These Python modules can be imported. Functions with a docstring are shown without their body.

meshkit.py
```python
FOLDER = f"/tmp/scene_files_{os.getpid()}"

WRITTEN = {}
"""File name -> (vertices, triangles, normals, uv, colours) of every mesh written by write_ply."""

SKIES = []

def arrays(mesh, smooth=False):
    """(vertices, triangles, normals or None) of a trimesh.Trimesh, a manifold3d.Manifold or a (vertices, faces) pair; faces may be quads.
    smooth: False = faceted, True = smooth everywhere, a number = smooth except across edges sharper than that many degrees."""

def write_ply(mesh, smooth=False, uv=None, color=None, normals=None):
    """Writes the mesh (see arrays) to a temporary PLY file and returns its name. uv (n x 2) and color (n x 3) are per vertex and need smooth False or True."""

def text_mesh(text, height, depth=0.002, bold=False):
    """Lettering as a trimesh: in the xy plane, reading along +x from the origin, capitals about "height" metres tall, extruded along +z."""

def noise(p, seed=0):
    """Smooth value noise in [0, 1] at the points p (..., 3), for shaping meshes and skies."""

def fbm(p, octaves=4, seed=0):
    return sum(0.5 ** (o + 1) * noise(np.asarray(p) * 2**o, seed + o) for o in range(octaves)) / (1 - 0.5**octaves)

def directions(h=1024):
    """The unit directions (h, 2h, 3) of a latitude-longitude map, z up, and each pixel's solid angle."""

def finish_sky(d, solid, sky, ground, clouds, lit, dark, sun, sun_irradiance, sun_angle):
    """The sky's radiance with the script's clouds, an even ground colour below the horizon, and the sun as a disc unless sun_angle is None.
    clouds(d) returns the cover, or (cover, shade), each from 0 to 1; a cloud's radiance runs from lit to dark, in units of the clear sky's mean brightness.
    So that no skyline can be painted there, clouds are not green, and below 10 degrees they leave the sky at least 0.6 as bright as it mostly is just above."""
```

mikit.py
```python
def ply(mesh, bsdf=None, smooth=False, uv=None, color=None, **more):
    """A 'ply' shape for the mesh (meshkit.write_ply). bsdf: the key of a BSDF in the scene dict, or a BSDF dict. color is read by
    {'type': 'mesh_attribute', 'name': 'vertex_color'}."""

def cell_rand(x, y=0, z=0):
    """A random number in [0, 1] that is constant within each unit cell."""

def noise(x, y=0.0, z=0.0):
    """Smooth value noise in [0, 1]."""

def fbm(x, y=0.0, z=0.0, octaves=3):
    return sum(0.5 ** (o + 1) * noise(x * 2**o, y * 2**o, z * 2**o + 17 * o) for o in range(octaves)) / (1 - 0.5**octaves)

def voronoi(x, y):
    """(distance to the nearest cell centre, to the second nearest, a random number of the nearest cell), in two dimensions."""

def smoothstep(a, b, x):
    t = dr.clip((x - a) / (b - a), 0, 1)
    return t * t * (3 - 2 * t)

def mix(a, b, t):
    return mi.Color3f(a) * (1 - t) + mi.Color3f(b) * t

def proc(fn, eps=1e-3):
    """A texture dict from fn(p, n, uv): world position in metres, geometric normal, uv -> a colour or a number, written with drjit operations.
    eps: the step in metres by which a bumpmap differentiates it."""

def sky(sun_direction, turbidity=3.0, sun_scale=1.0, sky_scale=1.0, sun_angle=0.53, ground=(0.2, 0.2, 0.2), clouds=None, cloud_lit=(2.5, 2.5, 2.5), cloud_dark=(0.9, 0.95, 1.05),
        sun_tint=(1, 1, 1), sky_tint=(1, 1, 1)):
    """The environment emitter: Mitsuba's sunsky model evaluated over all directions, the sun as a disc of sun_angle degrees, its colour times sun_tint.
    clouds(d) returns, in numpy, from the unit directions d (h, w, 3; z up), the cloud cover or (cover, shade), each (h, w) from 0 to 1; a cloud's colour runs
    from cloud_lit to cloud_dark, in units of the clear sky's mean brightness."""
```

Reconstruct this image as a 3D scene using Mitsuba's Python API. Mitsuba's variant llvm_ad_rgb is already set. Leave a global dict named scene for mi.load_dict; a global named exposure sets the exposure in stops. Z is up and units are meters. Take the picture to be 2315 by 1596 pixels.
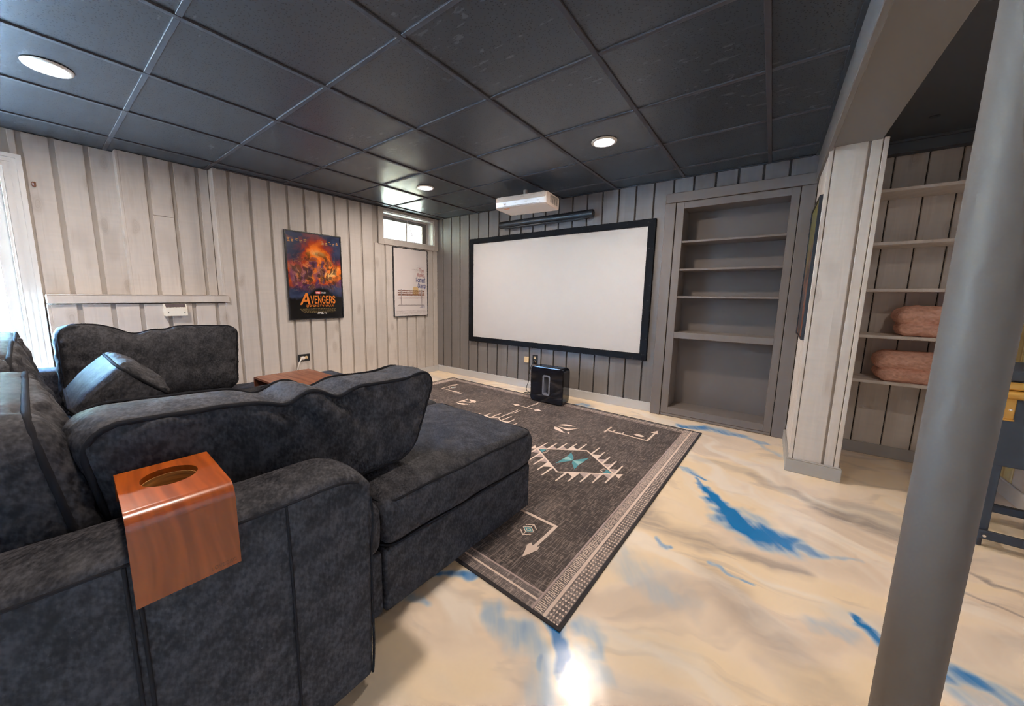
import math
import numpy as np, trimesh, shapely, manifold3d as m3
from shapely.geometry import Polygon
import drjit as dr, mitsuba as mi, mikit, meshkit
from mikit import proc, fbm, noise, voronoi, cell_rand, smoothstep, mix

T = mi.ScalarTransform4f
scene, labels = {}, {}

# ------------------------------------------------------------------ camera, sky, exposure
IW, IH = 2315, 1596
FOC, YAW, PITCH, ROLL = 812.06, -0.66766, -0.140097, 0.010512
EYE = np.array([3.9287, -0.4827, 1.15636])
PPX, PPY = -60.09, -16.44
_f = np.array([math.sin(YAW) * math.cos(PITCH), math.cos(YAW) * math.cos(PITCH), math.sin(PITCH)])
_r = np.array([math.cos(YAW), -math.sin(YAW), 0.0])
_u = np.cross(_r, _f)
_r, _u = _r * math.cos(ROLL) + _u * math.sin(ROLL), -_r * math.sin(ROLL) + _u * math.cos(ROLL)
_m = np.eye(4)
_m[:3, 0], _m[:3, 1], _m[:3, 2], _m[:3, 3] = -_r, _u, _f, EYE
scene['camera'] = {'type': 'perspective', 'fov_axis': 'x', 'fov': math.degrees(2 * math.atan(IW / 2 / FOC)), 'near_clip': 0.02, 'far_clip': 200.0,
                   'principal_point_offset_x': -PPX / IW, 'principal_point_offset_y': -PPY / IH, 'to_world': T(_m.tolist())}
SKY_SCALE, SUN_SCALE = 760.0, 420.0
scene['sky'] = mikit.sky((-0.25, 0.75, 0.62), turbidity=3.5, sky_scale=SKY_SCALE, sun_scale=SUN_SCALE, ground=(0.3, 0.28, 0.22), sky_tint=(.76, 1.0, 1.20))
LAMP = (440.0, 374.0, 320.0)
exposure = 0.3

# ------------------------------------------------------------------ dimensions
H = 2.231            # ceiling
YW = 3.329           # projection-screen wall
XR = 5.13            # right wall
YB = -4.60           # wall behind the camera
P = 0.1667           # board pitch

# ------------------------------------------------------------------ helpers
def numbered(key):
    if key not in scene and key not in labels:
        return key
    n = 1
    while f'{key}_{n:03d}' in scene or f'{key}_{n:03d}' in labels:
        n += 1
    return f'{key}_{n:03d}'

def tag(key, label=None, cat=None, group=None, kind=None):
    d = labels.setdefault(key, {})
    for k, v in (('label', label), ('category', cat), ('group', group), ('kind', kind)):
        if v: d[k] = v
    return key

def S(key, mesh, bsdf, smooth=False, label=None, cat=None, group=None, kind=None, **kw):
    key = numbered(key)
    scene[key] = mikit.ply(mesh, bsdf, smooth=smooth, **kw)
    if label or cat or group or kind:
        tag(key, label, cat, group, kind)
    return key

def thing(key, label, cat, group=None):
    return tag(numbered(key), label, cat, group)

def join(*ms):
    ms = [m for m in ms if m is not None]
    return trimesh.util.concatenate(ms) if len(ms) > 1 else ms[0]

def box(x0, x1, y0, y1, z0, z1, b=0.0):
    x0, x1, y0, y1, z0, z1 = min(x0, x1), max(x0, x1), min(y0, y1), max(y0, y1), min(z0, z1), max(z0, z1)
    if b <= 0:
        m = trimesh.creation.box(extents=(x1 - x0, y1 - y0, z1 - z0))
        m.apply_translation(((x0 + x1) / 2, (y0 + y1) / 2, (z0 + z1) / 2))
        return m
    b = min(b, .45 * (x1 - x0), .45 * (y1 - y0), .45 * (z1 - z0))
    pts = []
    for sx in (0, 1):
        for sy in (0, 1):
            for sz in (0, 1):
                for k in range(3):
                    d = [b, b, b]; d[k] = 0
                    pts.append(((x1 - d[0]) if sx else (x0 + d[0]), (y1 - d[1]) if sy else (y0 + d[1]), (z1 - d[2]) if sz else (z0 + d[2])))
    return trimesh.convex.convex_hull(np.array(pts))

def tube(pts, r, n=8, closed=False):
    p = np.asarray(pts, float)
    if closed: t = np.roll(p, -1, 0) - np.roll(p, 1, 0)
    else: t = np.gradient(p, axis=0)
    t /= np.linalg.norm(t, axis=1, keepdims=True) + 1e-12
    a = np.cross(t[0], [0, 0, 1] if abs(t[0][2]) < .9 else [1, 0, 0]); a /= np.linalg.norm(a)
    A = []
    for k in range(len(p)):
        a = a - t[k] * (a @ t[k]); a /= np.linalg.norm(a); A.append(a)
    A = np.array(A); B = np.cross(t, A)
    th = np.arange(n) * 2 * np.pi / n
    rr = np.broadcast_to(r, (len(p),))
    v = p[:, None] + rr[:, None, None] * (np.cos(th)[None, :, None] * A[:, None] + np.sin(th)[None, :, None] * B[:, None])
    m = len(p)
    f = []
    for i in range(m if closed else m - 1):
        k = (i + 1) % m
        for j in range(n):
            l = (j + 1) % n
            f += [[i * n + j, k * n + j, k * n + l], [i * n + j, k * n + l, i * n + l]]
    v = v.reshape(-1, 3)
    if not closed:
        v = np.vstack([v, p[0], p[-1]]); c0, c1 = len(v) - 2, len(v) - 1
        for j in range(n):
            l = (j + 1) % n
            f += [[c0, l, j], [c1, (m - 1) * n + j, (m - 1) * n + l]]
    m_ = trimesh.Trimesh(v, np.array(f), process=False)
    if m_.volume < 0: m_.invert()
    return m_

def cyl(p0, p1, r, n=24):
    return tube([p0, p1], r, n)

def spline(pts, n=60):
    from scipy.interpolate import CubicSpline
    pts = np.asarray(pts, float)
    s = np.r_[0, np.cumsum(np.linalg.norm(np.diff(pts, axis=0), axis=1))]
    return CubicSpline(s, pts)(np.linspace(0, s[-1], n))

def lathe(profile, n=32, at=(0, 0, 0)):
    m = trimesh.creation.revolve(np.array(profile, float), sections=n)
    if m.volume < 0: m.invert()
    m.apply_translation(at)
    return m

def prism(poly, d, frame):
    """shapely polygon (or coords) extruded by d; frame = 3x3 rows (ex, ey, ez) + origin."""
    g = poly if hasattr(poly, 'geom_type') else Polygon(poly)
    if not g.is_valid: g = g.buffer(0)
    ms = [trimesh.creation.extrude_polygon(q, d, engine='earcut') for q in getattr(g, 'geoms', [g]) if q.area > 1e-9]
    m = join(*ms)
    ex, ey, ez, o = [np.asarray(a, float) for a in frame]
    v = np.asarray(m.vertices)
    m = trimesh.Trimesh(o + v[:, :1] * ex + v[:, 1:2] * ey + v[:, 2:] * ez, m.faces, process=False)
    if np.linalg.det(np.array([ex, ey, ez])) < 0: m.invert()
    return m

def ring_poly(x0, x1, y0, y1, w):
    return shapely.box(x0, y0, x1, y1).difference(shapely.box(x0 + w, y0 + w, x1 - w, y1 - w))

def text(s, h, depth, frame, xscale=1.0, bold=False, center=False):
    m = meshkit.text_mesh(s, h, depth, bold)
    v = np.array(m.vertices); v[:, 0] *= xscale
    if center: v[:, 0] -= (v[:, 0].min() + v[:, 0].max()) / 2
    ex, ey, ez, o = [np.asarray(a, float) for a in frame]
    m = trimesh.Trimesh(o + v[:, :1] * ex + v[:, 1:2] * ey + v[:, 2:] * ez, m.faces, process=False)
    if np.linalg.det(np.array([ex, ey, ez])) < 0: m.invert()
    return m

def fit_text(s, width, height, depth, frame, bold=False):
    m = meshkit.text_mesh(s, height, depth, bold); v = np.array(m.vertices)
    v[:, 0] = (v[:, 0] - v[:, 0].min()) * width / np.ptp(v[:, 0])
    ex, ey, ez, o = [np.asarray(a, float) for a in frame]
    m = trimesh.Trimesh(o + v[:, :1] * ex + v[:, 1:2] * ey + v[:, 2:] * ez, m.faces, process=False)
    if np.linalg.det(np.array([ex, ey, ez])) < 0: m.invert()
    return m

def grid_box(hx, hy, hz, nx, ny, nz):
    """surface grid of a box, merged; vertices in [-h, h]."""
    def face(a, b, c, s, na, nb):
        u, v = np.meshgrid(np.linspace(-1, 1, na + 1), np.linspace(-1, 1, nb + 1), indexing='ij')
        p = np.zeros((na + 1, nb + 1, 3)); p[..., a], p[..., b], p[..., c] = u, v, s
        i, j = np.meshgrid(np.arange(na), np.arange(nb), indexing='ij')
        q = np.stack([i * (nb + 1) + j, (i + 1) * (nb + 1) + j, (i + 1) * (nb + 1) + j + 1, i * (nb + 1) + j + 1], -1).reshape(-1, 4)
        f = np.vstack([q[:, [0, 1, 2]], q[:, [0, 2, 3]]])
        return p.reshape(-1, 3), f
    V, F, o = [], [], 0
    N = (nx, ny, nz)
    for a, b, c in ((0, 1, 2), (1, 2, 0), (2, 0, 1)):
        for s in (-1, 1):
            p, f = face(a, b, c, s, N[a], N[b])
            V.append(p); F.append((f if s > 0 else f[:, ::-1]) + o); o += len(p)
    m = trimesh.Trimesh(np.vstack(V), np.vstack(F), process=False)
    m.merge_vertices(digits_vertex=6)
    m.vertices = m.vertices * [hx, hy, hz]
    return m

def softbox(hx, hy, hz, r, n=(24, 24, 8)):
    m = grid_box(hx, hy, hz, *n)
    p = np.array(m.vertices); h = np.array([hx, hy, hz])
    for k in range(3):   # four cells across each rounded edge
        e = min(.45, 8.0 / n[k]); a = np.abs(p[:, k]) / h[k]
        p[:, k] = np.sign(p[:, k]) * np.interp(a, [0, 1 - e, 1], [0, h[k] - r, h[k]])
    inner = np.clip(p, -(h - r), h - r); d = p - inner
    mx = np.abs(d).max(1, keepdims=True); L = np.linalg.norm(d, axis=1, keepdims=True)
    p = inner + np.where(L > 1e-9, d * mx / np.maximum(L, 1e-9), 0)
    # corners of d lie on a cube of half-size r: mapped to a ball
    m.vertices = p
    return m

def displaced(m, amp, scale, seed=0, octaves=3):
    n = np.array(trimesh.Trimesh(m.vertices, m.faces, process=False).vertex_normals)
    v = np.array(m.vertices)
    a = meshkit.fbm(v * scale + 31.7, octaves, seed) - .5
    m.vertices = v + n * (amp * 2 * a)[:, None]
    return m

# ------------------------------------------------------------------ materials
def rgb(*c): return {'type': 'rgb', 'value': list(c)}
def two(b): return {'type': 'twosided', 'bsdf': b}
def princ(color, rough=.5, **k):
    return two({'type': 'principled', 'base_color': color if isinstance(color, dict) else rgb(*color), 'roughness': rough, **k})
def bump(b, fn, scale, eps=1e-3):
    return {'type': 'bumpmap', 'arbitrary': proc(fn, eps), 'scale': scale, 'bsdf': b}

def wash_color(base, dirt, streak):
    def fn(p, n, uv):
        h = p.x * .9 + p.y
        b = cell_rand(dr.floor((h - 0.078) / P), 3)
        g = fbm(h * 55 + b * 90, p.z * 3.2, b * 7, 3)
        saw = fbm(h * 6 + b * 13, p.z * 60, 2.0, 2)
        blot = fbm(h * 7 + b * 40, p.z * 2.6, 5.0, 3)
        k = 0.86 + 0.10 * b + streak * (g - .5) + .05 * (saw - .5)
        f1, f2, c = voronoi(h * 5.2 + .15 * fbm(h * 9, p.z * 9, 1.0, 2), p.z * 2.1)
        knot = dr.select(c > .62, 1 - smoothstep(.05, .20, f1), 0) * (.45 + .55 * noise(f1 * 90, b * 5, 0))
        d = dirt * dr.clip(smoothstep(.56, .78, blot) * .42 + knot * .95 + smoothstep(.62, .8, g) * .35, 0, 1)
        return mix(mi.Color3f(base) * k, mi.Color3f(base) * mi.Color3f(.55, .50, .455), d)
    return fn

def wash_bump(p, n, uv):
    h = p.x * .9 + p.y
    b = cell_rand(dr.floor((h - 0.078) / P), 3)
    return .55 * fbm(h * 70 + b * 50, p.z * 5, 0.0, 2) + .45 * fbm(h * 9 + b * 17, p.z * 85, 3.0, 2)

scene['mat_wash'] = bump(princ(proc(wash_color((.675, .625, .585), .62, .15)), .62, specular=.35), wash_bump, .0016, 2e-3)
scene['mat_wash_gap'] = princ((.47, .43, .39), .8)
scene['mat_dark_board'] = bump(princ(proc(wash_color((.215, .198, .190), .10, .14)), .5, specular=.4), wash_bump, .0012, 2e-3)
scene['mat_dark_gap'] = princ((.05, .047, .047), .8)
scene['mat_dark_trim'] = princ((.185, .160, .145), .6, specular=.2)
scene['mat_beam'] = princ((.17, .157, .138), .5, specular=.4)
scene['mat_pole'] = bump(princ((.125, .103, .084), .58, specular=.15), lambda p, n, uv: fbm(p.x * 60, p.y * 60, p.z * 45, 2), .0007, 2e-3)
scene['mat_base_white'] = princ((.55, .55, .56), .4)
scene['mat_base_grey'] = princ((.36, .35, .335), .4)
scene['mat_white_trim'] = princ((.74, .75, .76), .4)
scene['mat_pine'] = princ(proc(lambda p, n, uv: mix((.82, .70, .36), (.62, .43, .16), smoothstep(.45, .8, fbm(p.y * 30, p.z * 2, 0, 3)))), .45)

def tile_color(p, n, uv):
    f1, f2, c = voronoi(p.x * 75 + .5 * noise(p.x * 40, p.y * 40), p.y * 75)
    pit = dr.select(c > .40, 1 - smoothstep(.13, .24, f1), 0)
    sc = fbm(p.x * 1.8, p.y * 1.8, 4.0, 2)
    scr = smoothstep(.70, .80, fbm(p.x * 18 + 6 * sc, p.y * 46, 1.0, 3)) * smoothstep(.52, .66, sc)
    return mix(mix((.021, .0205, .021), (.005, .005, .005), pit), (.13, .13, .13), scr * .18)
scene['mat_tile'] = princ(proc(tile_color), .36, specular=.55)
scene['mat_tee'] = princ((.060, .050, .048), .6, specular=.15)
scene['mat_black_ceiling'] = princ((.030, .027, .025), .55)
scene['mat_black'] = princ((.012, .012, .013), .35)
scene['mat_black_matte'] = princ((.018, .018, .019), .6)
scene['mat_screen'] = princ((.66, .66, .69), .8, specular=.1)
scene['mat_screen_frame'] = princ(proc(lambda p, n, uv: mix((.008, .008, .009), (.10, .10, .10), smoothstep(.80, .9, fbm(p.x * 60, p.z * 60, 0, 2)) * .35)), .95, specular=.08)
scene['mat_white_plastic'] = princ((.80, .78, .76), .35)
scene['mat_projector'] = princ((.78, .74, .72), .4)
scene['mat_projector_side'] = princ((.80, .68, .60), .4)
scene['mat_hexagon'] = princ((.68, .63, .59), .6)
scene['mat_mesh_grey'] = princ((.55, .50, .46), .6)
scene['mat_orange'] = princ((.75, .22, .05), .4)
scene['mat_ivory'] = princ((.80, .62, .38), .4)
scene['mat_almond'] = princ((.86, .84, .76), .4)
scene['mat_grey_plastic'] = princ((.20, .215, .27), .35)
scene['mat_gloss_black'] = two({'type': 'roughplastic', 'diffuse_reflectance': rgb(.004, .004, .005), 'alpha': .008, 'int_ior': 1.55})
scene['mat_soundbar'] = princ((.011, .011, .012), .42, specular=.4)
scene['mat_chrome'] = two({'type': 'roughconductor', 'material': 'Al', 'alpha': .18})
scene['mat_brass'] = princ((.58, .32, .07), .3, metallic=.55)
scene['mat_glass'] = {'type': 'thindielectric', 'int_ior': 1.5}
scene['mat_slot'] = princ((.05, .04, .035), .7)
scene['mat_plum'] = princ((.10, .075, .08), .6)

def fabric_color(p, n, uv):
    q = noise(p.x * 8, p.y * 8, p.z * 8)
    a = fbm(p.x * 26 + 2.0 * q + p.z * 9, p.y * 30 - p.z * 10, p.z * 22 + q, 4)
    b = fbm(p.x * 150 + p.y * 60, p.y * 170 + p.z * 60, p.z * 75 - p.x * 40 - p.y * 50, 3)
    k = smoothstep(.26, .80, .44 * a + .48 * b + .08 * q)
    lint = smoothstep(.92, .97, noise(p.x * 190, p.y * 190, p.z * 190)) * .10
    return mix(mix((.0042, .0046, .0068), (.051, .0490, .0535), k), (.25, .23, .22), lint)
scene['mat_fabric'] = bump(princ(proc(fabric_color), .72, sheen=.42, sheen_tint=.1, specular=.2),
                           lambda p, n, uv: fbm(p.x * 120, p.y * 120, p.z * 120, 2), .0010, 2e-3)
scene['mat_piping'] = princ((.010, .010, .012), .9, sheen=.2, specular=.1)

def wood_color(light, dark):
    def fn(p, n, uv):
        w = fbm(p.x * 2.5, p.y * 3.5, p.z * 2.5, 3)
        g = fbm(p.y * 75 + 9 * w, p.x * 5 + p.z * 5, 1.0, 3)
        r = dr.sin((p.y * 17 + 2.4 * w + .35 * (p.x + p.z)) * 5.0) * .5 + .5
        return mix(light, dark, dr.clip(.62 * smoothstep(.25, .8, g) + .20 * smoothstep(.55, 1.0, r) * w * 1.3, 0, 1))
    return fn
scene['mat_cherry'] = princ(proc(wood_color((.32, .062, .006), (.15, .027, .004))), .24, specular=.5, clearcoat=.6, clearcoat_gloss=.9)
scene['mat_cherry_raw'] = princ(proc(lambda p, n, uv: mix((.55, .28, .08), (.14, .06, .015), fbm(p.x * 25, p.y * 25, p.z * 260, 3))), .55)
scene['mat_walnut'] = princ(proc(wood_color((.20, .072, .034), (.11, .034, .018))), .30, specular=.5)

# floor: cream epoxy poured with grey, tan and blue veins (strokes of pigment where the floor has them)
BLUE = [  # x0 y0 x1 y1 half-width strength
    (3.55, 2.18, 3.63, 2.12, .045, .55), (3.63, 2.12, 3.69, 2.09, .03, .75), (3.64, 2.06, 3.74, 1.92, .022, .8), (3.74, 1.92, 3.81, 1.80, .045, 1.0), (3.81, 1.80, 3.88, 1.68, .09, 1.1),
    (3.88, 1.68, 3.97, 1.61, .12, 1.05), (3.97, 1.64, 4.08, 1.62, .11, .9), (4.06, 1.62, 4.20, 1.63, .045, .55), (3.88, 1.84, 4.02, 1.74, .06, .35), (4.20, 1.63, 4.36, 1.70, .02, .3),
    (3.40, 3.06, 3.60, 3.15, .07, .62), (3.60, 3.15, 3.85, 3.14, .08, .60), (3.85, 3.13, 3.99, 3.04, .06, .45), (4.0, 3.0, 4.08, 2.85, .04, .3),
    (3.44, .60, 3.50, .50, .05, .9), (3.50, .52, 3.525, .44, .045, 1.0), (3.525, .44, 3.55, .40, .03, .6), (3.26, .47, 3.36, .44, .07, .38), (3.36, .46, 3.46, .40, .09, .40), (3.42, .44, 3.50, .28, .09, .36), (3.41, .42, 3.44, .36, .03, .55),
    (3.54, .64, 3.62, .56, .05, .42), (3.58, .56, 3.66, .48, .05, .3), (4.27, 1.29, 4.29, 1.22, .020, .8), (4.29, 1.22, 4.36, 1.16, .035, .7), (4.19, 1.17, 4.25, 1.13, .05, .3),
    (4.44, 1.20, 4.58, 1.18, .05, .6), (4.58, 1.18, 4.72, 1.10, .06, .5), (4.50, 1.10, 4.62, 1.04, .08, .3), (3.52, 1.06, 3.62, .98, .12, .26), (3.62, .98, 3.70, .94, .12, .24), (2.90, .39, 3.06, .57, .030, .65), (2.9, .30, 2.98, .33, .04, .4),
    (2.30, 3.03, 2.45, 3.06, .05, .5), (2.45, 3.05, 2.62, 3.03, .04, .4), (3.60, 1.24, 3.66, 1.26, .022, .5), (3.86, 1.27, 4.0, 1.22, .02, .4), (.55, 3.18, .9, 3.2, .05, .22)]
GREY = [(3.95, 2.36, 4.33, 2.15, .06, .5), (4.33, 2.15, 4.56, 2.12, .10, .75), (3.42, 1.60, 3.52, 1.38, .12, .6), (3.50, 1.36, 3.80, 1.40, .09, .55), (3.80, 1.40, 4.06, 1.43, .05, .6),
        (3.82, 1.16, 3.92, 1.02, .10, .35), (3.92, 1.02, 4.03, .93, .10, .4), (4.03, .93, 4.12, .85, .10, .35), (4.40, 2.36, 4.70, 2.20, .05, .3), (3.62, 2.35, 3.95, 2.40, .06, .3),
        (4.72, 1.98, 4.77, 1.85, .016, .7), (4.77, 1.85, 4.90, 1.80, .016, .7), (4.62, 1.71, 4.80, 1.63, .014, .6)]
def strokes(x, y, segs):
    out = mi.Float(0)
    for x0, y0, x1, y1, w, s in segs:
        dx, dy = x1 - x0, y1 - y0
        t = dr.clip(((x - x0) * dx + (y - y0) * dy) / (dx * dx + dy * dy), 0, 1)
        d = dr.sqrt(dr.square(x - x0 - t * dx) + dr.square(y - y0 - t * dy))
        out = dr.maximum(out, s * (1 - smoothstep(.15 * w, 1.45 * w, d)))
    return out
def floor_color(p, n, uv):
    x, y = p.x, p.y
    q1, q2 = fbm(x * 1.3, y * 1.3, 3.0, 3) - .5, fbm(x * 1.3 + 40, y * 1.3 + 9, 7.0, 3) - .5
    fine1, fine2 = fbm(x * 7, y * 7, 1.0, 3) - .5, fbm(x * 7 + 5, y * 7 + 31, 2.0, 3) - .5
    wx, wy = x + .9 * q1 + .10 * fine1, y + .9 * q2 + .10 * fine2
    s = fbm(wx * 1.6 + wy * .9, wy * 4.2 - wx * 1.2, 0.0, 4)
    vein = fbm(wx * 3 + 2.2 * wy, wy * 13 - wx * 5, 9.0, 4)
    c = mix((.90, .735, .52), (.90, .755, .60), smoothstep(.35, .65, s))
    c = mix(c, (.64, .525, .42), smoothstep(.50, .74, s) * .55)
    c = mix(c, (.50, .43, .37), smoothstep(.56, .76, vein) * .32)
    c = mix(c, (.93, .86, .76), smoothstep(.55, .75, fbm(wx * 2.1 - 7, wy * 5.0 + 3 * wx, 6.0, 4)) * .6)
    c = mix(c, (.55, .58, .58), smoothstep(.56, .75, fbm(wx * 1.1 + 12, wy * 2.6 + 4, 4.0, 3)) * .35)
    gx, gy = x + .22 * q1 + .14 * fine1, y + .22 * q2 + .12 * fine2
    c = mix(c, (.30, .25, .22), dr.clip(strokes(gx, gy, GREY) * (.5 + .9 * fbm(gx * 9 + gy * 6, gy * 30 - gx * 9, 3.0, 3)), 0, 1))
    g1, g2 = fbm(x * 19, y * 19, 3.0, 3) - .5, fbm(x * 19 + 7, y * 19 + 3, 6.0, 3) - .5
    bx, by = x + .15 * fine1 + .05 * q1 + .035 * g1, y + .15 * fine2 + .05 * q2 + .035 * g2
    b = strokes(bx, by, BLUE)
    flow = fbm((x * .55 - y * .83) * 5 + 2 * q1, (x * .83 + y * .55) * 34 + 5 * q2, 2.0, 3)
    b = b * (.62 + .9 * flow)
    c = mix(c, (.36, .53, .68), smoothstep(.04, .5, b) * .78)
    return mix(c, (.006, .19, .52), smoothstep(.30, .92, b) * .98)
scene['mat_floor'] = bump(princ(proc(floor_color), .18, specular=.55), lambda p, n, uv: fbm(p.x * 16, p.y * 16, 0, 2), .0007, 4e-3)

# rug frame: origin at its near right corner, u to the left along the near edge, v away from the camera
RA = np.array([3.461, .542]); _v = np.array([3.568 - 3.461, 2.984 - .542]); _v /= np.linalg.norm(_v)
RV, RU = _v, np.array([-_v[1], _v[0]])
def rug_uv(p):
    x, y = p.x - float(RA[0]), p.y - float(RA[1])
    return x * float(RU[0]) + y * float(RU[1]), x * float(RV[0]) + y * float(RV[1])
def weave(light, dark):
    def fn(p, n, uv):
        u, v = rug_uv(p)
        a = noise(u * 340, v * 34, 1.0); b = noise(u * 34, v * 340, 2.0)
        k = smoothstep(.45, .95, a) * .75 + smoothstep(.55, .98, b) * .6
        return mix(dark, light, dr.clip(k + .5 * (fbm(u * 5, v * 5, 0, 3) - .45), 0, 1))
    return fn
scene['mat_rug'] = princ(proc(weave((.25, .20, .178), (.062, .050, .047))), .85, specular=.15)
scene['mat_rug_band'] = princ(proc(weave((.40, .33, .30), (.14, .115, .11))), .85, specular=.15)
scene['mat_rug_cream'] = princ((.74, .60, .52), .85, specular=.1)
scene['mat_rug_mauve'] = princ((.46, .36, .34), .85, specular=.1)
scene['mat_rug_teal'] = princ((.10, .29, .33), .85, specular=.1)
scene['mat_rug_aqua'] = princ((.30, .52, .52), .85, specular=.1)
scene['mat_rug_edge'] = princ((.022, .018, .019), .8)

def pink_color(p, n, uv):
    return mix((.50, .25, .185), (.86, .54, .43), fbm(p.x * 70, p.y * 70, p.z * 70, 2))
scene['mat_pink'] = bump(princ(proc(pink_color), .9, sheen=.6, specular=.1), lambda p, n, uv: fbm(p.x * 140, p.y * 140, p.z * 140, 2), .006, 2e-3)

# ------------------------------------------------------------------ setting
def struct(key, mesh, bsdf, smooth=False, label=None):
    k = S(key, mesh, bsdf, smooth)
    return tag(k, label, kind='structure')

struct('floor', box(-.24, XR + .05, YB - .05, YW + .10, -.06, 0), 'mat_floor', label='glossy cream epoxy floor with blue and grey swirls')

# ceiling: black lay-in tiles in a black grid; a flat dark panel past the beam
struct('ceiling', join(box(-.30, 4.2, YB, YW + .1, H + .03, H + .08), box(4.30, XR + .05, YB, YW + .1, 2.205, H + .08)), 'mat_black_ceiling', label='black drop ceiling with square tiles and a flat dark panel past the beam')
GX = [-.30] + [-.456 + .61 * i for i in range(1, 8)] + [4.11]
GY = [YB] + [.61 * j for j in range(-7, 6)] + [YW]
tile_cache = {}
for i in range(len(GX) - 1):
    for j in range(len(GY) - 1):
        S('ceiling__tile', box(GX[i] + .010, GX[i + 1] - .010, GY[j] + .010, GY[j + 1] - .010, H + .004, H + .028, .003), 'mat_tile')
for x in GX[1:-1]:
    S('ceiling__grid_runner', box(x - .012, x + .012, YB, YW - .002, H - .004, H + .03, .0015), 'mat_tee')
for y in GY[1:-1]:
    for i in range(len(GX) - 1):
        S('ceiling__grid_tee', box(GX[i] + .0125, GX[i + 1] - .0125, y - .012, y + .012, H - .003, H + .03, .0015), 'mat_tee')
S('ceiling__edge_angle', box(4.088, 4.108, YB, YW - .002, H - .006, H + .02, .001), 'mat_black')
S('ceiling__edge_angle', box(.0, 4.07, YW - .022, YW - .002, H - .006, H + .003, .001), 'mat_black')
S('ceiling__edge_angle', box(.0, .022, .66, 2.28, H - .006, H + .003, .001), 'mat_tee')
S('ceiling__hole', lathe([(0, -.001), (.022, -.001), (.022, .004), (0, .004)], 16, (4.567, 2.875, 2.2035)), 'mat_black')

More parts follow.
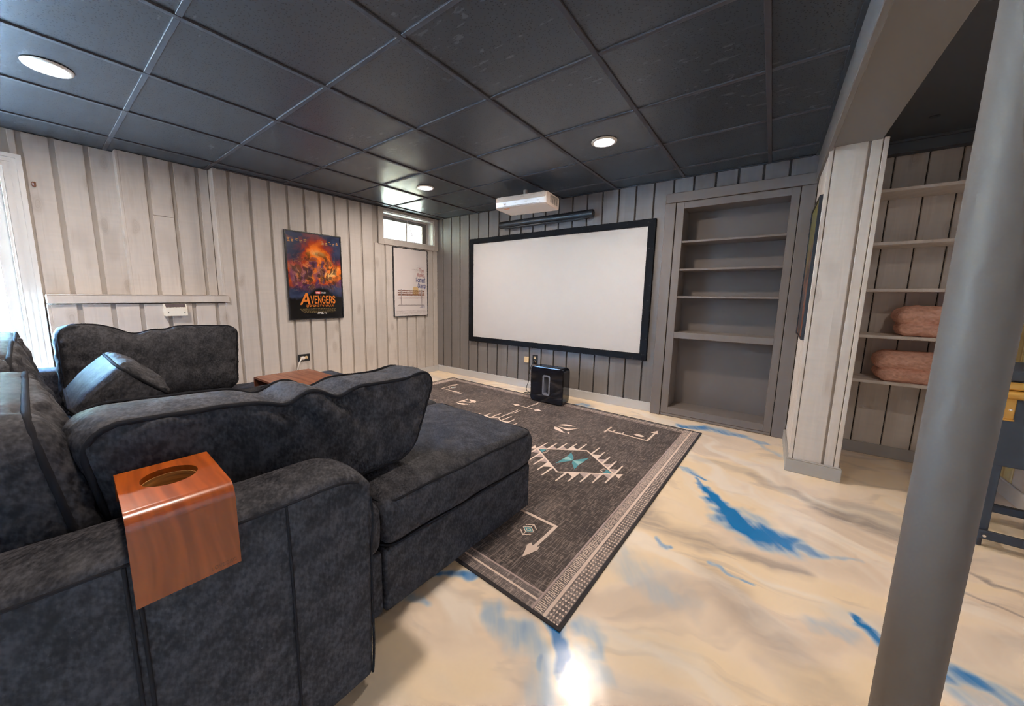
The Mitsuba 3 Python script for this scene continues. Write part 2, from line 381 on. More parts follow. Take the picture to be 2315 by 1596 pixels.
def boards(wall, axis, face, edges, z0, z1, mat, depth=.02, gap=.027, out=1, bev=.003, splits=None):
    """vertical boards; edges = centres of the grooves; face = coordinate of the outer face, facing +axis if out>0."""
    for k in range(len(edges) - 1):
        a, b = edges[k] + gap / 2, edges[k + 1] - gap / 2
        if b - a < .008: continue
        zs = [z0, z1] if not splits or k not in splits else [z0, splits[k], z1]
        for q in range(len(zs) - 1):
            lift = .004 * q
            za, zb = zs[q], zs[q + 1]
            if axis == 'x': m = box(face - out * depth, face + out * lift, a, b, za, zb - (.002 if q == 0 and len(zs) > 2 else 0), bev)
            else: m = box(a, b, face - out * depth, face, za, zb, bev)
            S(f'{wall}__board', m, mat)

DY0, DY1, DZ1 = -.495, -2.35, 1.985      # glass door opening in the left wall
WY0, WY1, WZ0, WZ1 = 2.385, 3.255, 1.850, 2.190   # window opening
# ---- left wall (posters)
struct('wall_left', join(
    box(-.16, -.018, .64, WY0, 0, H + .03), box(-.16, -.018, WY1, YW + .1, 0, H + .03), box(-.16, -.018, WY0, WY1, 0, WZ0), box(-.16, -.018, WY0, WY1, WZ1, H + .03),
    box(-.30, -.018, -.385, .64, 0, 1.06), box(-.30, -.138, .055, .64, 1.06, H + .03), box(-.30, -.228, -.50, .055, 1.06, H + .03), box(-.30, -.228, DY0 + .01, -.38, 0, 1.06),
    box(-.30, -.228, DY1, DY0 + .01, DZ1 + .01, H + .03), box(-.30, -.228, YB, DY1, 0, H + .03)), 'mat_wash_gap', label='whitewashed vertical board wall')
G0 = .912
eL = [.640 - .0135] + [G0 + P * k for k in range(-1, 15)] + [YW + .013]
lo = [e for e in eL if e < WY0 - .05]; lo_i = len(lo)
boards('wall_left', 'x', 0, eL[:lo_i - 1] , 0, H, 'mat_wash')
# around the window: boards below the sill, a narrow board beside the casing
e2 = eL[lo_i - 2:]
for k in range(len(e2) - 1):
    a, b = e2[k] + .0135, e2[k + 1] - .0135
    top = H if b < 2.31 else 1.79
    S('wall_left__board', box(-.02, 0, a, b, 0, top, .003), 'mat_wash')
boards('wall_left', 'x', 0, [-.400, -.253, -.081, .077, .246, .410, .576, .738 - .085], 0, 1.06, 'mat_wash')
boards('wall_left', 'x', -.12, [.045, .217, .376, .548, .640 + .0], 1.13, H, 'mat_wash', splits={1: 1.78})
boards('wall_left', 'x', -.21, [-.47, -.41, -.263, -.097, .062], 1.13, H, 'mat_wash')
boards('wall_left', 'x', -.21, [DY1 - .1 + P * k for k in range(0, 12)], 2.08, H, 'mat_wash')
boards('wall_left', 'x', -.21, [DY1 - .11 - P * k for k in range(13, -1, -1)], 0, H, 'mat_wash')
S('wall_left__corner_strip', box(-.12, .003, .628, .650, 1.13, H, .003), 'mat_wash')
S('wall_left__corner_strip', box(-.21, -.117, .043, .062, 1.13, H, .003), 'mat_wash')
S('wall_left__end_board', box(-.205, -.002, -.402, -.386, 0, 1.06, .002), 'mat_wash')
struct('trim_1', box(-.215, .028, -.402, .668, 1.066, 1.126, .004), 'mat_wash', label='whitewashed ledge board capping the lower left wall')
S('trim_1__cap', box(-.215, .030, -.400, .655, 1.126, 1.130, .001), 'mat_wash')
struct('baseboard_left', box(0, .014, .66, YW - .015, 0, .085, .003), 'mat_base_white', label='pale baseboard under the poster wall')

# ---- screen wall
struct('wall_back', join(box(-.16, 3.08, YW + .018, YW + .14, 0, H + .03), box(3.08, 4.12, YW + .018, YW + .14, 2.09, H + .03), box(4.12, XR + .05, YW + .018, YW + .14, 0, H + .03),
                         box(3.0, 4.2, YW + .33, YW + .40, 0, 2.15)), 'mat_dark_gap', label='dark grey vertical board wall behind the screen')
eB = [-.013] + [.121 + P * k for k in range(0, 18)]
boards('wall_back', 'y', YW, eB + [3.122], 0, H, 'mat_dark_board', gap=.014, out=-1)
boards('wall_back', 'y', YW, [3.122, 3.286, 3.453, 3.614, 3.782, 3.947, 4.128], 2.085, H, 'mat_dark_board', gap=.014, out=-1)
eA = [4.34, 4.505, 4.662, 4.805, 4.97, XR + .01]
boards('wall_back', 'y', YW, eA, 0, 2.13, 'mat_wash', gap=.007, out=-1)
struct('baseboard_back', box(.012, 3.068, YW - .014, YW, 0, .088, .003), 'mat_base_white', label='pale baseboard under the screen wall')
S('baseboard_back__cap', box(.012, 3.066, YW - .011, YW, .088, .094, .002), 'mat_base_white')
struct('baseboard_alcove', box(4.37, XR - .012, YW - .014, YW, 0, .088, .003), 'mat_base_grey', label='grey baseboard at the back of the shelf alcove')

# ---- right wall and the wall behind the camera
struct('wall_right', box(XR + .018, XR + .14, YB, YW + .1, 0, H + .03), 'mat_wash_gap', label='vertical board wall on the right')
eR = [YW - .01 - P * k for k in range(0, 48)][::-1]
eR = [e for e in eR if e > YB]
boards('wall_right', 'x', XR, eR, 0, 2.2, 'mat_wash', out=-1, gap=.014)
for k_, e_ in enumerate(eR[:-1]):
    if 2.95 < e_ < 3.30: scene[[q for q in scene if q.startswith('wall_right__board')][k_]]['bsdf'] = {'type': 'ref', 'id': 'mat_pine'}
struct('baseboard_right', box(XR - .014, XR, YB, YW - .015, 0, .095, .003), 'mat_base_white', label='pale baseboard under the right wall')
struct('wall_front', box(-.30, XR + .14, YB - .12, YB, 0, H + .03), 'mat_wash', label='plain board wall behind the camera')

# ---- column, beam
struct('column', box(4.145, 4.345, 2.62, YW, 0, 2.06), 'mat_wash_gap', label='square whitewashed board-clad pier between screen wall and shelf alcove')
S('column__board', box(4.117, 4.137, 2.600, 2.622, .0, 2.06, .002), 'mat_wash')
S('column__board', box(4.140, 4.281, 2.602, 2.622, .0, 2.06, .003), 'mat_wash')
S('column__board', box(4.293, 4.338, 2.604, 2.622, .0, 2.06, .003), 'mat_wash')
S('column__board', box(4.341, 4.362, 2.600, 2.640, .0, 2.06, .002), 'mat_wash')
for a, b in ((2.624, 2.70), (2.712, 2.86), (2.872, 3.03), (3.042, 3.19), (3.202, YW - .03)):
    S('column__board', box(4.122, 4.147, a, b, 0, 2.06, .003), 'mat_wash')
for a, b in ((2.642, 2.80), (2.812, 2.97), (2.982, 3.14), (3.152, YW)):
    S('column__board', box(4.343, 4.362, a, b, 0, 2.06, .003), 'mat_wash')
S('column__baseboard', box(4.103, 4.378, 2.584, 2.600, 0, .086, .003), 'mat_base_grey')
S('column__baseboard', box(4.106, 4.122, 2.600, YW - .045, 0, .086, .003), 'mat_base_grey')
S('column__baseboard', box(4.362, 4.376, 2.600, YW - .02, 0, .086, .003), 'mat_base_grey')
S('column__baseboard_cap', box(4.106, 4.375, 2.587, 2.600, .086, .094, .002), 'mat_base_grey')
struct('beam', box(4.118, 4.335, YB, YW, 2.052, H + .02, .002), 'mat_beam', label='grey boxed ceiling beam')
S('beam__fascia', box(4.106, 4.130, YB, YW - .002, 2.034, H - .006, .003), 'mat_beam')
struct('trim_alcove', join(box(4.345, XR, YW - .085, YW - .01, 2.125, 2.206, .003), box(4.345, XR, YW - .105, YW - .06, 2.19, 2.206, .002)), 'mat_black_ceiling', label='black cornice over the alcove')

# ---- glass door in the left wall
struct('door_1', prism(Polygon([(DY1 - .085, 0), (DY1 - .085, DZ1 + .085), (DY0 + .085, DZ1 + .085), (DY0 + .085, 0), (DY0, 0), (DY0, DZ1), (DY1, DZ1), (DY1, 0)]), .022,
       ((0, 1, 0), (0, 0, 1), (1, 0, 0), (-.228, 0, 0))), 'mat_white_trim', label='white framed sliding glass door at the left edge')
for w0, w1, d in ((.0, .020, .012), (.032, .040, .008), (.060, .085, .018)):
    S('door_1__casing_bead', prism(Polygon([(DY1 - w1, 0), (DY1 - w1, DZ1 + w1), (DY0 + w1, DZ1 + w1), (DY0 + w1, 0), (DY0 + w0, 0), (DY0 + w0, DZ1 + w0), (DY1 - w0, DZ1 + w0), (DY1 - w0, 0)]), d,
      ((0, 1, 0), (0, 0, 1), (1, 0, 0), (-.206, 0, 0))), 'mat_white_trim')
S('door_1__jamb', join(box(-.34, -.208, DY0 - .018, DY0, .0, DZ1, .002), box(-.34, -.208, DY1, DY1 + .018, .0, DZ1, .002), box(-.34, -.208, DY1, DY0, DZ1 - .018, DZ1, .002), box(-.34, -.208, DY1, DY0, -.02, .012, .002)), 'mat_white_trim')
ym = (DY0 + DY1) / 2
for a, b, x in ((ym - .03, DY0 - .018, -.29), (DY1 + .018, ym + .03, -.325)):
    sk = S('door_1__sash', prism(ring_poly(a, b, .012, DZ1 - .018, .06), .028, ((0, 1, 0), (0, 0, 1), (1, 0, 0), (x, 0, 0))), 'mat_white_trim')
    v = np.array([[x + .014, a + .058, .07], [x + .014, b - .058, .07], [x + .014, b - .058, DZ1 - .076], [x + .014, a + .058, DZ1 - .076]])
    S(f'{sk}__pane', (v, np.array([[0, 1, 2], [0, 2, 3]])), 'mat_glass')

# ---- high window in the left wall
struct('window_1', join(box(-.002, .022, 2.312, WY0, 1.782, 2.228, .003), box(-.002, .022, WY1, YW - .003, 1.782, 2.228, .003), box(-.002, .022, WY0, WY1, WZ1, 2.228, .002), box(-.002, .022, WY0, WY1, 1.782, WZ0, .002)), 'mat_wash',
       label='small high window with whitewashed board casing in the far left corner')
S('window_1__jamb', join(box(-.16, .0, WY0 - .001, WY0 + .012, WZ0, WZ1), box(-.16, .0, WY1 - .012, WY1 + .001, WZ0, WZ1), box(-.16, .0, WY0, WY1, WZ1 - .012, WZ1 + .001), box(-.16, .0, WY0, WY1, WZ0 - .001, WZ0 + .010)), 'mat_white_trim')
a, b, c, d = WY0 + .012, WY1 - .012, WZ0 + .010, WZ1 - .012
S('window_1__frame', prism(ring_poly(a, b, c, d, .022), .03, ((0, 1, 0), (0, 0, 1), (1, 0, 0), (-.135, 0, 0))), 'mat_mesh_grey')
S('window_1__frame', prism(Polygon([(b - .10, c + .022), (b - .022, c + .022), (b - .022, d - .022), (b - .10, d - .022)]), .02, ((0, 1, 0), (0, 0, 1), (1, 0, 0), (-.130, 0, 0))), 'mat_dark_trim')
wm = a + .46
S('window_1__frame', box(-.125, -.105, a + .022, b - .022, d - .06, d - .022, .002), 'mat_dark_trim')
S('window_1__mullion', box(-.132, -.108, wm - .010, wm + .010, c + .02, d - .02, .002), 'mat_white_plastic')
S('window_1__stay_rod', tube([(-.10, wm + .005, d - .03), (-.10, wm + .13, c + .02)], .005, 8), 'mat_mesh_grey')
v = np.array([[-.12, a + .02, c + .02], [-.12, b - .02, c + .02], [-.12, b - .02, d - .02], [-.12, a + .02, d - .02]])
S('window_1__pane', (v, np.array([[0, 1, 2], [0, 2, 3]])), 'mat_glass')

# ---- outdoors: a leafy bank past the door, lapped boards past the window
def leaf_color(p, n, uv):
    f1, f2, c = voronoi(p.y * 14, (p.x + p.z) * 14)
    return mix(mix((.50, .44, .34), (.85, .80, .70), c), (.35, .42, .20), smoothstep(.55, .8, fbm(p.y * .9, p.x * .9, 0, 3)) * .5)
scene['mat_leaves'] = princ(proc(leaf_color), .9)
xs = np.linspace(-.36, -30, 50); ys = np.linspace(-30, 16, 60)
gx, gy = np.meshgrid(xs, ys, indexing='ij')
gz = -.12 + .20 * np.clip(-gx - 4.0, 0, 40) ** 1.05 + .25 * (meshkit.fbm(np.stack([gx * .5, gy * .5, gx * 0], -1), 3, 4) - .5) * np.clip(-gx - 1, 0, 1)
i, j = np.meshgrid(np.arange(49), np.arange(59), indexing='ij')
q = np.stack([i * 60 + j, i * 60 + j + 1, (i + 1) * 60 + j + 1, (i + 1) * 60 + j], -1).reshape(-1, 4)
struct('ground_outside', (np.stack([gx, gy, gz], -1).reshape(-1, 3), np.vstack([q[:, [0, 1, 2]], q[:, [0, 2, 3]]])), 'mat_leaves', True, label='sunlit leaf-strewn bank outside the glass door')
scene['mat_siding'] = princ((.74, .68, .52), .7)
struct('wall_outside', join(box(-2.42, -2.38, 1.2, 14.0, -.1, 2.94), box(-2.38, -.31, 1.2, 1.26, -.1, 2.89), box(-2.38, -.31, 9.0, 9.06, -.1, 2.94)), 'mat_siding', label='pale lapped boards seen through the high window')
for k in range(14):
    S('wall_outside__board', prism(Polygon([(0, 0), (.036, 0), (.014, .21), (0, .21)]), 12.8, ((1, 0, 0), (0, 0, 1), (0, 1, 0), (-2.38, 1.2, -.1 + .20 * k))), 'mat_siding')

struct('deck_outside', box(-5.0, -.165, .3, 14.0, 2.95, 3.1), 'mat_siding', label='underside of a deck over the ground outside the high window')
for k in range(21):
    S('deck_outside__joist', box(-4.9, -.34, .9 + .62 * k, .94 + .62 * k, 2.78, 2.95), 'mat_siding')

# ------------------------------------------------------------------ recessed lights
def can_light(x, y, z, label, rad=.0685):
    t = thing('recessed_light', label, 'ceiling light', 'round recessed ceiling lights')
    S(f'{t}__trim_ring', lathe([(.068, -.007), (.074, -.009), (.084, -.006), (.088, 0), (.068, 0)], 40, (x, y, z)), 'mat_white_plastic', 40)
    k = numbered(f'{t}__lens')
    scene[k] = {'type': 'disk', 'to_world': T().translate([x, y, z - .006]).rotate([1, 0, 0], 180).scale([rad, rad, 1]), 'bsdf': {'type': 'ref', 'id': 'mat_white_plastic'},
                'emitter': {'type': 'area', 'radiance': rgb(*LAMP)}}
    return t
can_light(1.06, -.305, H, 'round white lit ceiling light near the glass door, largest of the three in view')
can_light(2.90, 2.143, H, 'round white lit ceiling light in front of the bookcase, right of the projector')
can_light(1.06, 2.143, H, 'round white lit ceiling light near the small high window, left of the projector')
can_light(2.90, -.305, H, 'round white lit ceiling light over the sofa arm with the wooden cup holder')
can_light(1.06, -2.745, H, 'round white lit ceiling light behind the sofa on the door side')
can_light(4.85, 1.15, 2.204, 'small round white lit ceiling light past the beam, on the game table side', .040)

# ------------------------------------------------------------------ door-like bookcase in the screen wall
tag('bookcase', 'tall dark grey built-in bookcase with four shelf bays over a deep lower bay', 'bookcase')
YF = 3.290
def bk(part, *a, b=.002): return S(f'bookcase__{part}', box(*a, b), 'mat_dark_trim')
bk('side_stile', 3.166, 3.230, YF, YF + .02, .03, 2.008); bk('side_stile', 3.974, 4.026, YF, YF + .02, .03, 2.008)
bk('top_rail', 3.230, 3.974, YF, YF + .02, 1.950, 2.008)
bk('bottom_rail', 3.230, 3.974, YF, YF + .02, .03, .093); bk('bottom_rail', 3.166, 4.026, YF + .004, YF + .02, .004, .028)
bk('middle_rail', 3.230, 3.974, YF, YF + .02, .770, .828)
bk('side_panel', 3.214, 3.230, YF + .02, YF + .275, .05, 1.97); bk('side_panel', 3.974, 3.990, YF + .02, YF + .275, .05, 1.97)
bk('back_panel', 3.214, 3.990, YF + .275, YF + .29, .05, 1.97)
bk('top_panel', 3.230, 3.974, YF + .02, YF + .275, 1.955, 1.97)
for z in (1.648, 1.398, 1.148):
    bk('shelf', 3.230, 3.974, YF + .006, YF + .275, z, z + .019)
bk('fixed_shelf', 3.230, 3.974, YF + .02, YF + .275, .800, .826); bk('floor_board', 3.230, 3.974, YF + .02, YF + .275, .062, .088)
struct('trim_bookcase', box(3.072, 3.160, YF - .006, YW, 0, 2.010, .003), 'mat_dark_trim', label='dark grey flat casing around the bookcase')
S('trim_bookcase__casing', box(4.030, 4.118, YF - .006, YW, 0, 2.010, .003), 'mat_dark_trim')
S('trim_bookcase__casing', box(3.072, 4.118, YF - .006, YW, 2.012, 2.096, .003), 'mat_dark_trim')

struct('wall_cavity', join(box(3.076, 3.213, YF + .021, YW + .33, 0, 2.09), box(3.991, 4.124, YF + .021, YW + .33, 0, 2.09), box(3.213, 3.991, YF + .021, YW + .33, 1.971, 2.09), box(3.213, 3.991, YF + .021, YW + .33, 0, .049)), 'mat_dark_gap', label='dark wall lining around the built-in bookcase')

# ------------------------------------------------------------------ projection screen, soundbar, projector, subwoofer
tag('projection_screen', 'large white projection screen in a black velvet frame on the dark wall', 'projection screen')
sx0, sx1, sz0, sz1 = .662, 2.998, .522, 1.895
o = (0, YW - .002, 0)
fw = .066
for nm, poly in (('top', [(sx0, sz1), (sx1, sz1), (sx1 - fw, sz1 - fw), (sx0 + fw, sz1 - fw)]), ('bottom', [(sx0, sz0), (sx1, sz0), (sx1 - fw, sz0 + fw), (sx0 + fw, sz0 + fw)]),
                 ('left', [(sx0, sz0), (sx0, sz1), (sx0 + fw, sz1 - fw), (sx0 + fw, sz0 + fw)]), ('right', [(sx1, sz0), (sx1, sz1), (sx1 - fw, sz1 - fw), (sx1 - fw, sz0 + fw)])):
    pg = Polygon(poly).buffer(-.0004)
    S('projection_screen__frame_bar', prism(pg, .042, ((1, 0, 0), (0, 0, 1), (0, -1, 0), o)), 'mat_screen_frame')
S('projection_screen__surface', box(sx0 + fw - .01, sx1 - fw + .01, YW - .030, YW - .022, sz0 + fw - .01, sz1 - fw + .01), 'mat_screen')

tag('soundbar', 'long black rounded soundbar on the wall above the screen', 'soundbar')
sb = [(1.198, 0)]
prof = [(1.196, .026), (1.199, .034), (1.206, .040), (2.386, .040), (2.393, .034), (2.396, .026)]
S('soundbar__body', tube([(x, YW - .075, 2.012) for x, r in prof], [r for x, r in prof], 36), 'mat_soundbar', 50)
S('soundbar__wall_bracket', box(1.30, 2.29, YW - .05, YW - .001, 1.972, 1.99, .003), 'mat_black')
S('soundbar__foot_strip', box(1.26, 2.34, YW - .105, YW - .06, 1.966, 1.975, .003), 'mat_black')

tag('projector', 'white projector hanging from the black ceiling in front of the screen', 'projector')
pc, ang = np.array([1.90, 2.757]), math.atan2(.062, .545)
def prj(m):
    m.apply_transform(trimesh.transformations.rotation_matrix(ang, [0, 0, 1])); m.apply_translation((pc[0], pc[1], 0)); return m
w2, d2 = .272, .165
prof = [(-d2 + .012, 2.014), (-d2 - .004, 2.026), (-d2 - .012, 2.075), (-d2, 2.126), (-d2 + .012, 2.130), (d2 - .01, 2.128), (d2, 2.075), (d2 - .012, 2.014)]
S('projector__body', prj(prism(Polygon(prof), 2 * w2 - .03, ((0, 1, 0), (0, 0, 1), (1, 0, 0), (-w2 + .015, 0, 0)))), 'mat_projector', 20)
for s in (-1, 1):
    pr2 = [(y * .985, 2.076 + (z - 2.076) * .97) for y, z in prof]
    S('projector__end_cap', prj(prism(Polygon(pr2), .016, ((0, 1, 0), (0, 0, 1), (s, 0, 0), (s * (w2 - .016), 0, 0)))), 'mat_projector_side')
for k in range(4):
    for r in range(9):
        S('projector__end_cap_001__vent_slot', prj(box(w2 - .002, w2 + .001, -.075 + k * .052, -.043 + k * .052, 2.042 + r * .0085, 2.0465 + r * .0085)), 'mat_slot')
S('projector__lower_groove', prj(box(-w2 + .03, w2 - .06, -d2 - .0095, -d2 + .02, 2.029, 2.0345)), 'mat_mesh_grey')
S('projector__badge', prj(box(-.185, -.13, -d2 + .012, -d2 + .03, 2.0125, 2.0142)), 'mat_orange')
rng = np.random.default_rng(4)
for hx, hz, r in ((-.235, 2.10, .013), (-.16, 2.105, .018), (-.17, 2.06, .02), (-.05, 2.06, .014), (.02, 2.10, .026), (.06, 2.058, .018), (.14, 2.10, .016), (.19, 2.065, .022), (.22, 2.105, .012)):
    hexa = [(hx + r * math.cos(a), hz + .8 * r * math.sin(a)) for a in np.arange(6) * math.pi / 3]
    yy = -d2 - .013 if hz < 2.08 else -d2 - .009
    S('projector__hexagon_vent', prj(prism(Polygon(hexa), .006, ((1, 0, 0), (0, 0, 1), (0, 1, 0), (0, -d2 - (.0095 if hz < 2.08 else .0065), 0)))), 'mat_hexagon')
S('projector__mount_post', cyl((1.822, 2.832, 2.125), (1.822, 2.832, H + .004), .022), 'mat_white_plastic', 40)
S('projector__mount_plate', prj(box(-.13, -.03, .03, .13, 2.128, 2.150, .004)), 'mat_white_plastic')
for s in (-1, 1):
    S('projector__mount_foot', prj(lathe([(0, 0), (.018, 0), (.018, .01), (0, .012)], 16, (s * (w2 - .05), -d2 + .04, 2.128))), 'mat_white_plastic', 40)

tag('subwoofer', 'glossy black square subwoofer with a slotted centre standing on the rug edge', 'subwoofer')
def rrect(w, h, r, n=8):
    return shapely.box(-w / 2 + r, -h / 2 + r, w / 2 - r, h / 2 - r).buffer(r, quad_segs=n)
sw = trimesh.transformations.rotation_matrix(.0, [0, 0, 1])
cx, cz, yf, yb = 2.118, .2035, 2.872, 3.032
body = rrect(.392, .386, .042).difference(rrect(.074, .205, .016))
ms = []
for k, (ins, y0_, y1_) in enumerate(((.006, 0, .004), (.002, .004, .010), (0, .010, .150), (.004, .150, .160))):
    ms.append(prism(rrect(.392 - 2 * ins, .386 - 2 * ins, .042).difference(rrect(.074, .205, .016)), y1_ - y0_, ((1, 0, 0), (0, 0, 1), (0, 1, 0), (cx, yf + y0_, cz))))
S('subwoofer__body', join(*ms), 'mat_gloss_black', 20)
S('subwoofer__slot_trim', prism(rrect(.090, .222, .022).difference(rrect(.058, .188, .012)), .165, ((1, 0, 0), (0, 0, 1), (0, 1, 0), (cx, yf - .003, cz))), 'mat_grey_plastic', 20)
S('subwoofer__driver', trimesh.util.concatenate([tube([(cx + .028, yf + .08 + .058 * math.cos(t), cz + .078 * math.sin(t)) for t in np.linspace(0, 2 * np.pi, 40, endpoint=False)], .009, 8, True)]), 'mat_slot', True)
for s in (-1, 1):
    S('subwoofer__foot', box(cx + s * .13 - .02, cx + s * .13 + .02, yf + .03, yb - .03, .006, .013), 'mat_black')

# ------------------------------------------------------------------ sockets and wall plates
tag('wall_outlet', 'black duplex outlet plate with ivory sockets on the dark wall above the subwoofer', 'outlet', 'black wall outlets')
S('wall_outlet__plate', box(1.672, 1.745, YW - .007, YW + .001, .312, .432, .003), 'mat_black')
for z in (.398, .347):
    S('wall_outlet__socket', lathe([(0, 0), (.017, 0), (.017, .004), (0, .004)], 20), 'mat_ivory')
    k = list(scene)[-1]; scene[k]['to_world'] = T().translate([1.708, YW - .007, z]).rotate([1, 0, 0], 90)
S('wall_outlet__socket__slot', join(box(1.700, 1.703, YW - .0125, YW - .010, .395, .407), box(1.713, 1.716, YW - .0125, YW - .010, .395, .407)), 'mat_black')
tag('power_cord', 'thin black power cord from the outlet down behind the subwoofer', 'cord')
S('power_cord__plug', box(1.692, 1.722, YW - .045, YW - .0115, .330, .358, .004), 'mat_black')
S('power_cord__wire', tube(spline([(1.705, YW - .045, .342), (1.690, YW - .06, .30), (1.672, YW - .06, .22), (1.675, YW - .08, .17), (1.690, YW - .10, .15), (1.680, YW - .12, .08), (1.70, YW - .16, .012), (1.78, YW - .20, .010), (1.72, YW - .24, .012), (1.80, YW - .27, .012), (1.94, YW - .27, .03)], 110), .0035, 6), 'mat_black', True)
S('phone_jack_plate', box(1.556, 1.622, YW - .022, YW, .325, .398, .005), 'mat_ivory', label='small ivory jack box on the dark wall left of the black outlet', cat='jack plate')
S('phone_jack_plate__screw', lathe([(0, 0), (.005, 0), (.005, .002), (0, .002)], 12), 'mat_brass')
scene[list(scene)[-1]]['to_world'] = T().translate([1.592, YW - .022, .36]).rotate([1, 0, 0], 90)

def plate_outlet_left():
    tag('wall_outlet_001', 'black outlet plate lying sideways on the whitewashed wall with a white plug in it', 'outlet', 'black wall outlets')
    S('wall_outlet_001__plate', box(0, .007, 1.250, 1.378, .424, .502, .003), 'mat_black')
    for y in (1.292, 1.338):
        k = S('wall_outlet_001__socket', lathe([(0, 0), (.017, 0), (.017, .004), (0, .004)], 20), 'mat_ivory')
        scene[k]['to_world'] = T().translate([.007, y, .463]).rotate([0, 1, 0], 90)
    S('wall_outlet_001__socket_001__slot', join(box(.0105, .0125, 1.331, 1.345, .468, .471), box(.0105, .0125, 1.331, 1.345, .455, .458)), 'mat_black')
    tag('charging_cord', 'white cord plugged into the sideways outlet and dropping behind the wooden tray', 'cord')
    S('charging_cord__plug', box(.0115, .040, 1.276, 1.312, .446, .480, .006), 'mat_white_plastic')
    S('charging_cord__wire', tube(spline([(.036, 1.285, .462), (.06, 1.262, .462), (.075, 1.235, .43), (.072, 1.215, .37), (.07, 1.20, .28), (.08, 1.19, .15), (.10, 1.17, .010), (.18, 1.1, .006)], 60), .006, 8), 'mat_white_plastic', True)
plate_outlet_left()

tag('heater_control', 'small off-white control box on the wall just under the ledge', 'control box')
hb = [(0.0, .958), (.052, .958), (.052, 1.022), (.020, 1.058), (0.0, 1.058)]
S('heater_control__body', prism(Polygon(hb), .147, ((1, 0, 0), (0, 0, 1), (0, 1, 0), (.001, .203, 0))), 'mat_almond', 15)
S('heater_control__dark_window', prism(Polygon([(.0475, 1.0292), (.0245, 1.0552), (.0255, 1.0562), (.0485, 1.0302)]), .128, ((1, 0, 0), (0, 0, 1), (0, 1, 0), (.001, .2125, 0))), 'mat_plum')
for y in (.226, .331):
    k = S('heater_control__screw', lathe([(0, 0), (.004, 0), (.004, .002), (0, .002)], 12), 'mat_black')
    scene[k]['to_world'] = T().translate([.053, y, .985]).rotate([0, 1, 0], 90)
S('wall_hook', join(tube(spline([(-.20, -.372, 1.88), (-.185, -.372, 1.89), (-.175, -.372, 1.90)], 8), .010, 8)), 'mat_walnut', label='small dark knob on the wall beside the glass door', cat='knob')

# ------------------------------------------------------------------ posters
def fire_art(y0, z0, w, h):
    def fn(p, n, uv):
        s, t = (p.y - y0) / w, (p.z - z0) / h
        q = fbm(s * 4, t * 6, 1.0, 4); r = fbm(s * 9 + 3 * q, t * 13, 4.0, 4); blue = fbm(s * 3 + 9, t * 5, 2.0, 3)
        d = dr.sqrt(dr.square((s - .52)) + dr.square((t - .74) * 1.35))
        glow = dr.exp(-dr.square(d / .30)) * .75 + dr.exp(-dr.square((t - .52) / .13)) * .75 * (.4 + q)
        c = mix((.035, .055, .13), (.10, .13, .24), smoothstep(.4, .7, blue))
        c = mix(c, (.62, .085, .02), smoothstep(.12, .55, glow + .55 * (r - .45)))
        c = mix(c, (1.0, .40, .05), smoothstep(.45, .9, glow + .9 * (r - .45)))
        c = mix(c, (1.0, .75, .35), smoothstep(.85, 1.25, glow + 1.1 * (r - .45)))
        c = mix(c, (.26, .10, .30), smoothstep(.56, .72, fbm(s * 5 + 20, t * 7, 8.0, 3)) * dr.exp(-dr.square((t - .48) / .16)) * .8)
        f1, f2, cc = voronoi(s * 11 + 2.6 * q, t * 12 + 2.6 * r)
        mid = smoothstep(.30, .40, t) * (1 - smoothstep(.62, .80, t)) * (1 - smoothstep(.30, .5, dr.abs(s - .5)))
        c = mix(c, mix(mix((.10, .035, .03), (.45, .18, .07), cc), (.16, .08, .22), smoothstep(.7, .8, cc)), mid * (1 - smoothstep(.30, .52, f1)) * .85)
        c = mix(c, (1.0, .62, .25), mid * (1 - smoothstep(.0, .10, f2 - f1)) * .45)
        c = mix(c, (.025, .018, .018), smoothstep(.54, .68, fbm(s * 13, t * 17, 6.0, 4)) * smoothstep(.28, .4, t) * (1 - smoothstep(.7, .85, t)) * .6)
        hill = .235 + .12 * dr.exp(-dr.square((s - .58) / .26)) + .05 * (fbm(s * 14, t * 14, 3.0, 3) - .5)
        return mix(c, (.010, .009, .009), 1 - smoothstep(hill - .012, hill + .03, t))
    return fn
scene['mat_fire_art'] = two({'type': 'roughplastic', 'diffuse_reflectance': proc(fire_art(1.188, .876, .608, .917)), 'alpha': .07, 'nonlinear': True})
scene['mat_gold'] = princ(proc(lambda p, n, uv: mix((.75, .20, .02), (.95, .55, .05), smoothstep(1.02, .985, p.z))), .4)
scene['mat_white_print'] = princ((.85, .84, .86), .5)
scene['mat_red_print'] = princ((.62, .03, .03), .5)
scene['mat_dim_gold'] = princ((.16, .11, .04), .5)
scene['mat_dull_orange'] = princ((.55, .25, .08), .5)
scene['mat_maroon'] = princ((.28, .045, .05), .5)
scene['mat_navy'] = princ((.05, .055, .19), .5)
scene['mat_grey_print'] = princ((.42, .37, .37), .5)
scene['mat_frame_black'] = princ((.012, .012, .014), .25, specular=.6)
FL = lambda y, z, x=.0: ((0, 1, 0), (0, 0, 1), (1, 0, 0), (x, y, z))

